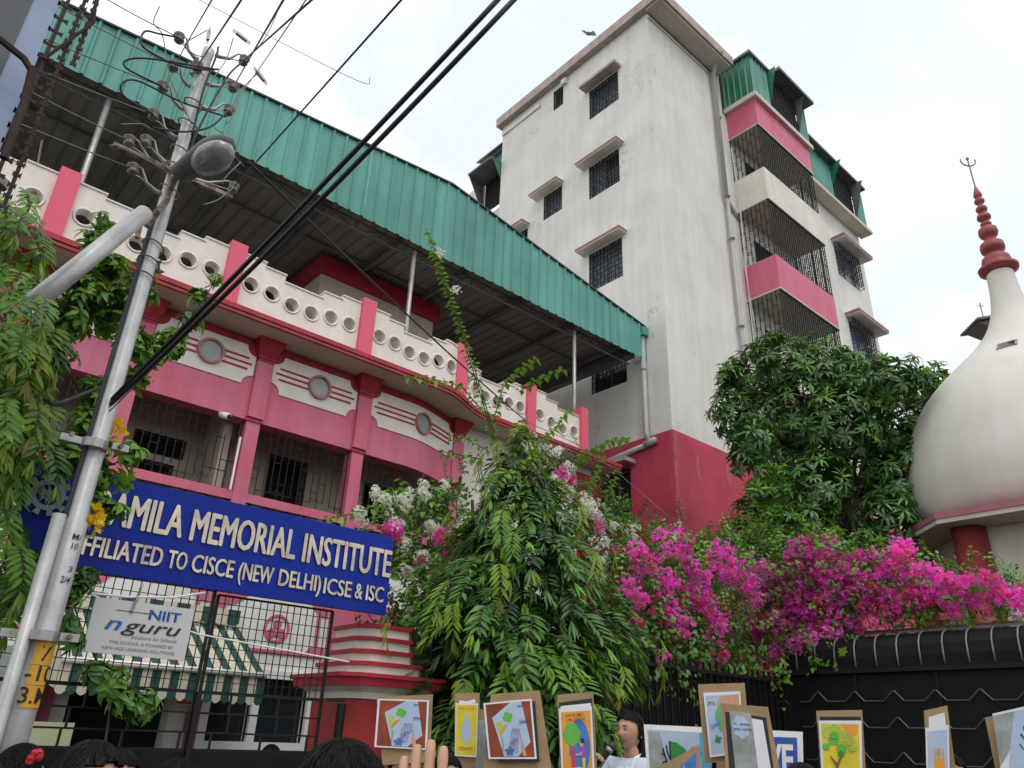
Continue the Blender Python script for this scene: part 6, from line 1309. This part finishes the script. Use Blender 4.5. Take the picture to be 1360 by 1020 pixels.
pr.ell('meadow', c_lg, .50,.06,.34,.06, a, wob=.1, k=6); pr.ell('child_shirt', c_vio, .68,.33,.09,.09, a); pr.ell('child_head', c_skn, .64,.46,.06,.05, a); pr.ell('child_hair', c_blk, .67,.50,.06,.04, a); pr.poly('child_arm', c_skn, [(.45,.31),(.64,.33),(.64,.29),(.45,.28)], a); pr.poly('child_leg', c_yel, [(.64,.25),(.74,.25),(.72,.08),(.66,.08)], a); pr.text('SAVE ME!', .2,.74,.87,.04, c_brn, a); pr.text("I'M GREEN!", .25,.78,.80,.04, c_brn, a)
# earth placard
F = placard([(927,909),(989,907),(998,1008),(936,1014)], 3.9, 'tall placard with a blue and green globe drawing above the blue banner'); pr = Flat([(934,920),(983,918),(990,1000),(943,1006)], 3.88, None, None, None, root=F.root); a = pr.sheet('print', m_paper, th=.001)
pr.poly('pale_ground', c_blue, [(.05,.04),(.95,.05),(.95,.95),(.05,.95)], a); pr.poly('sand_corner', c_skn, [(.3,.80),(.5,.94),(.95,.95),(.95,.78),(.6,.70)], a); pr.ell('globe', c_sea, .55,.58,.30,.24, a); pr.poly('land', c_grn, [(.28,.62),(.36,.78),(.45,.80),(.46,.68),(.38,.62),(.46,.52),(.44,.40),(.36,.38),(.34,.50)], a); pr.text('SAVE', .12,.4,.42,.07, c_bl2, a, rot=.2); pr.text("TREES", .4,.95,.12,.06, c_pnk, a, rot=.25); pr.text("IT'S", .1,.28,.80,.05, c_blk, a); pr.ell('leaf_sprig', c_dgrn, .28,.26,.08,.05, a, wob=.4, k=4)
F = placard([(957,934),(1020,939),(1040,1045),(966,1045)], 3.7, 'placard with a pale grey drawing of clouds and small globe, overlapping the globe placard'); F.poly('dark_backing', c_blk, [(.06,.0),(.08,.90),(.92,.86),(.88,.0)], F.root)
F.poly('white_sheet', m_paper, [(.52,.0),(.55,.84),(.84,.82),(.84,.0)], F.root); F.poly('grey_drawing', c_gry, [(.18,.0),(.17,.92),(.62,.90),(.60,.0)], F.root); F.ell('cloud', c_blue, .38,.72,.17,.14, F.root, wob=.1, k=7); F.ell('small_globe', c_sea, .55,.10,.12,.14, F.root); F.ell('land', c_grn, .52,.12,.07,.08, F.root, wob=.3, k=3)
F.text('IF I ... the forest', .24,.56,.74,.035, c_blk, F.root); F.text('grows, it would be', .24,.58,.68,.035, c_blk, F.root)
F = placard([(1084,944),(1145,943),(1151,1045),(1091,1045)], 4.1, 'placard with a yellow poster of a leafy tree reading plant trees'); pr = Flat([(1087,957),(1144,957),(1146,1040),(1092,1040)], 4.08, None, None, None, root=F.root); F.poly('dark_backing', c_blk, [(.07,.4),(.07,.92),(.95,.91),(.97,.86),(.9,.4)], F.root)
a = pr.sheet('print', m_paper, th=.001); pr.poly('yellow_ground', c_yel, [(.06,.0),(.94,.0),(.94,.94),(.06,.95)], a); pr.poly('orange_sun', c_or, [(.5,.945),(.92,.935),(.92,.80),(.72,.70),(.6,.84)], a)
for u, w, r1, m_ in ((.2,.80,.14,c_lg),(.38,.86,.13,c_lg),(.55,.74,.15,c_lg),(.34,.68,.13,c_grn),(.15,.58,.09,c_grn),(.52,.55,.12,c_grn),(.72,.66,.10,c_lg),(.78,.55,.09,c_lg),(.36,.76,.10,c_grn),(.5,.46,.08,c_dgrn)): pr.ell('leaf_mass', m_, u, w, r1, r1*.62, a, wob=.06)
pr.poly('trunk', c_brn, [(.36,0),(.44,0),(.42,.25),(.52,.42),(.50,.43),(.39,.32),(.24,.44),(.23,.42),(.36,.26)], a); pr.text('PLANT', .62,.86,.16,.06, c_brn, a); pr.text('TREES', .62,.86,.06,.06, c_brn, a)
F = placard([(1227,944),(1258,937),(1272,1045),(1233,1045)], 4.0, 'narrow placard with a pale blue poster of an orange figure'); F.poly('upper_sheet', m_paper, [(.15,.55),(.18,.90),(.85,.92),(.85,.55)], F.root); pr = Flat([(1229,967),(1260,963),(1262,1045),(1231,1045)], 3.98, None, None, None, root=F.root); a = pr.sheet('print', m_paper, th=.001)
pr.poly('blue_ground', c_blue, [(.08,.0),(.92,.0),(.92,.93),(.08,.93)], a); pr.poly('orange_hands', c_or, [(.34,.0),(.84,.0),(.80,.32),(.76,.62),(.72,.62),(.70,.46),(.42,.46),(.40,.66),(.34,.64),(.34,.32)], a); pr.ell('small_face', c_skn, .55,.56,.11,.09, a); pr.ell('face_ring', c_gry, .55,.57,.07,.06, a)
F = placard([(1308,953),(1345,946),(1372,1045),(1327,1045)], 3.7, 'cardboard placard edge at the far right corner below the black fence'); pr = Flat([(1318,948),(1375,935),(1385,1050),(1333,1050)], 3.66, None, None, None, root=F.root); F.poly('dark_backing', c_blk, [(.28,0),(.25,.84),(.5,.84),(.55,0)], F.root); a = pr.sheet('print', m_paper, th=.001)
pr.poly('sky_wash', c_gry, [(.0,.3),(.0,.97),(.5,.97),(.3,.5)], a); pr.poly('pale_wash', c_blue, [(.1,.0),(.3,.5),(.5,.97),(1,.97),(1,0)], a); pr.ell('green_half', c_dgrn, .85,.72,.18,.12, a, wob=.1, k=7); pr.line('bare_branch', c_blk, [(.9,.3),(.75,.55),(.6,.68)], .003, a); pr.line('bare_branch', c_blk, [(.78,.5),(.62,.5),(.55,.56)], .002, a)
F = placard([(866,1024),(929,988),(932,1045),(872,1060)], 3.75, 'placard with slanting blue print leaning below the painted banner'); F.poly('blue_print', c_bl2, [(.16,.1),(.88,.22),(.93,.84),(.30,.55)], F.root); F.ell('green_shape', c_sea, .72,.42,.16,.14, F.root, wob=.15, k=4); F.text('H', .55,.66,.48,.2, c_yel, F.root)
# banner behind
F = Flat([(855,962),(1066,972),(1068,1060),(862,1060)], 4.45, 'banner', 'wide blue and white banner with a half bare half green tree and the word SAVE', 'banner'); b = F.sheet('cloth', m_whitep, th=.004)
F.poly('sky_field', c_blue, [(.02,.0),(.02,.93),(.36,.92),(.36,0)], b); F.poly('storm_cloud', c_gry, [(.02,.45),(.03,.9),(.10,.9),(.13,.6),(.12,.1),(.02,.1)], b); F.poly('deep_blue', cm('banner_blue',(.03,.10,.42)), [(.55,0),(.55,.90),(.965,.905),(.965,0)], b); F.poly('water_blue', c_sea, [(.36,.0),(.36,.92),(.55,.90),(.55,0)], b)
F.poly('green_tree_half', c_dgrn, [(.165,.10),(.165,.78),(.21,.76),(.26,.68),(.30,.55),(.29,.40),(.24,.25),(.19,.12)], b)
for pts in ([(.163,.05),(.163,.78)],[(.163,.35),(.13,.55),(.115,.68)],[(.15,.45),(.125,.5),(.11,.48)],[(.163,.5),(.145,.62),(.14,.72)],[(.163,.25),(.13,.32),(.11,.28)],[(.14,.5),(.12,.6),(.105,.6)]): F.line('bare_branch', c_blk, pts, .0035, b)
F.text('SAVE', .60,.94,.36,.46, m_whitep, b, bold=.03); F.text('DROP BY', .30,.36,.66,.05, c_bl2, b); F.text('DROP', .33,.37,.58,.05, c_bl2, b)
# students standing behind the placards, holding them up
k = 0
for (px, top, D, lb) in ((540,1000,4.2,'brown drawing placard on the left'),(622,1006,4.5,'narrow yellow drop placard'),(690,990,4.4,'large brown drawing placard'),(768,985,4.42,'orange hug a tree placard'),(968,985,4.15,'tall globe placard'),(1118,990,4.3,'yellow tree placard'),(1250,1000,4.2,'narrow orange figure placard'),(1345,1005,3.9,'placard at the far right')):
    h = float(at(px, top, D=D)[2]); (x, y), rz = face_dir(px, top, D, .1*math.sin(k), 1); 
    if k == 0:
        st0, hc0, _ = person('student in school shirt standing hidden behind the '+lb, (x,y,0), rz, h, 'short', grp=None, armL=(v(.12,.25,h-.5), v(.22,.12,h-.30)), armR=(v(.12,-.25,h-.5), v(.22,-.12,h-.30))); H0 = h; o = st0
    else:
        o = st0.copy(); COL.objects.link(o); o.location = (x, y, 0); o.rotation_euler = (0,0,rz); o.scale = (h/H0,)*3; o['label'] = 'student in school shirt standing hidden behind the '+lb
        for ch in st0.children:
            c = ch.copy(); COL.objects.link(c); c.parent = o
            for g in ch.children: e = g.copy(); COL.objects.link(e); e.parent = c
    k += 1
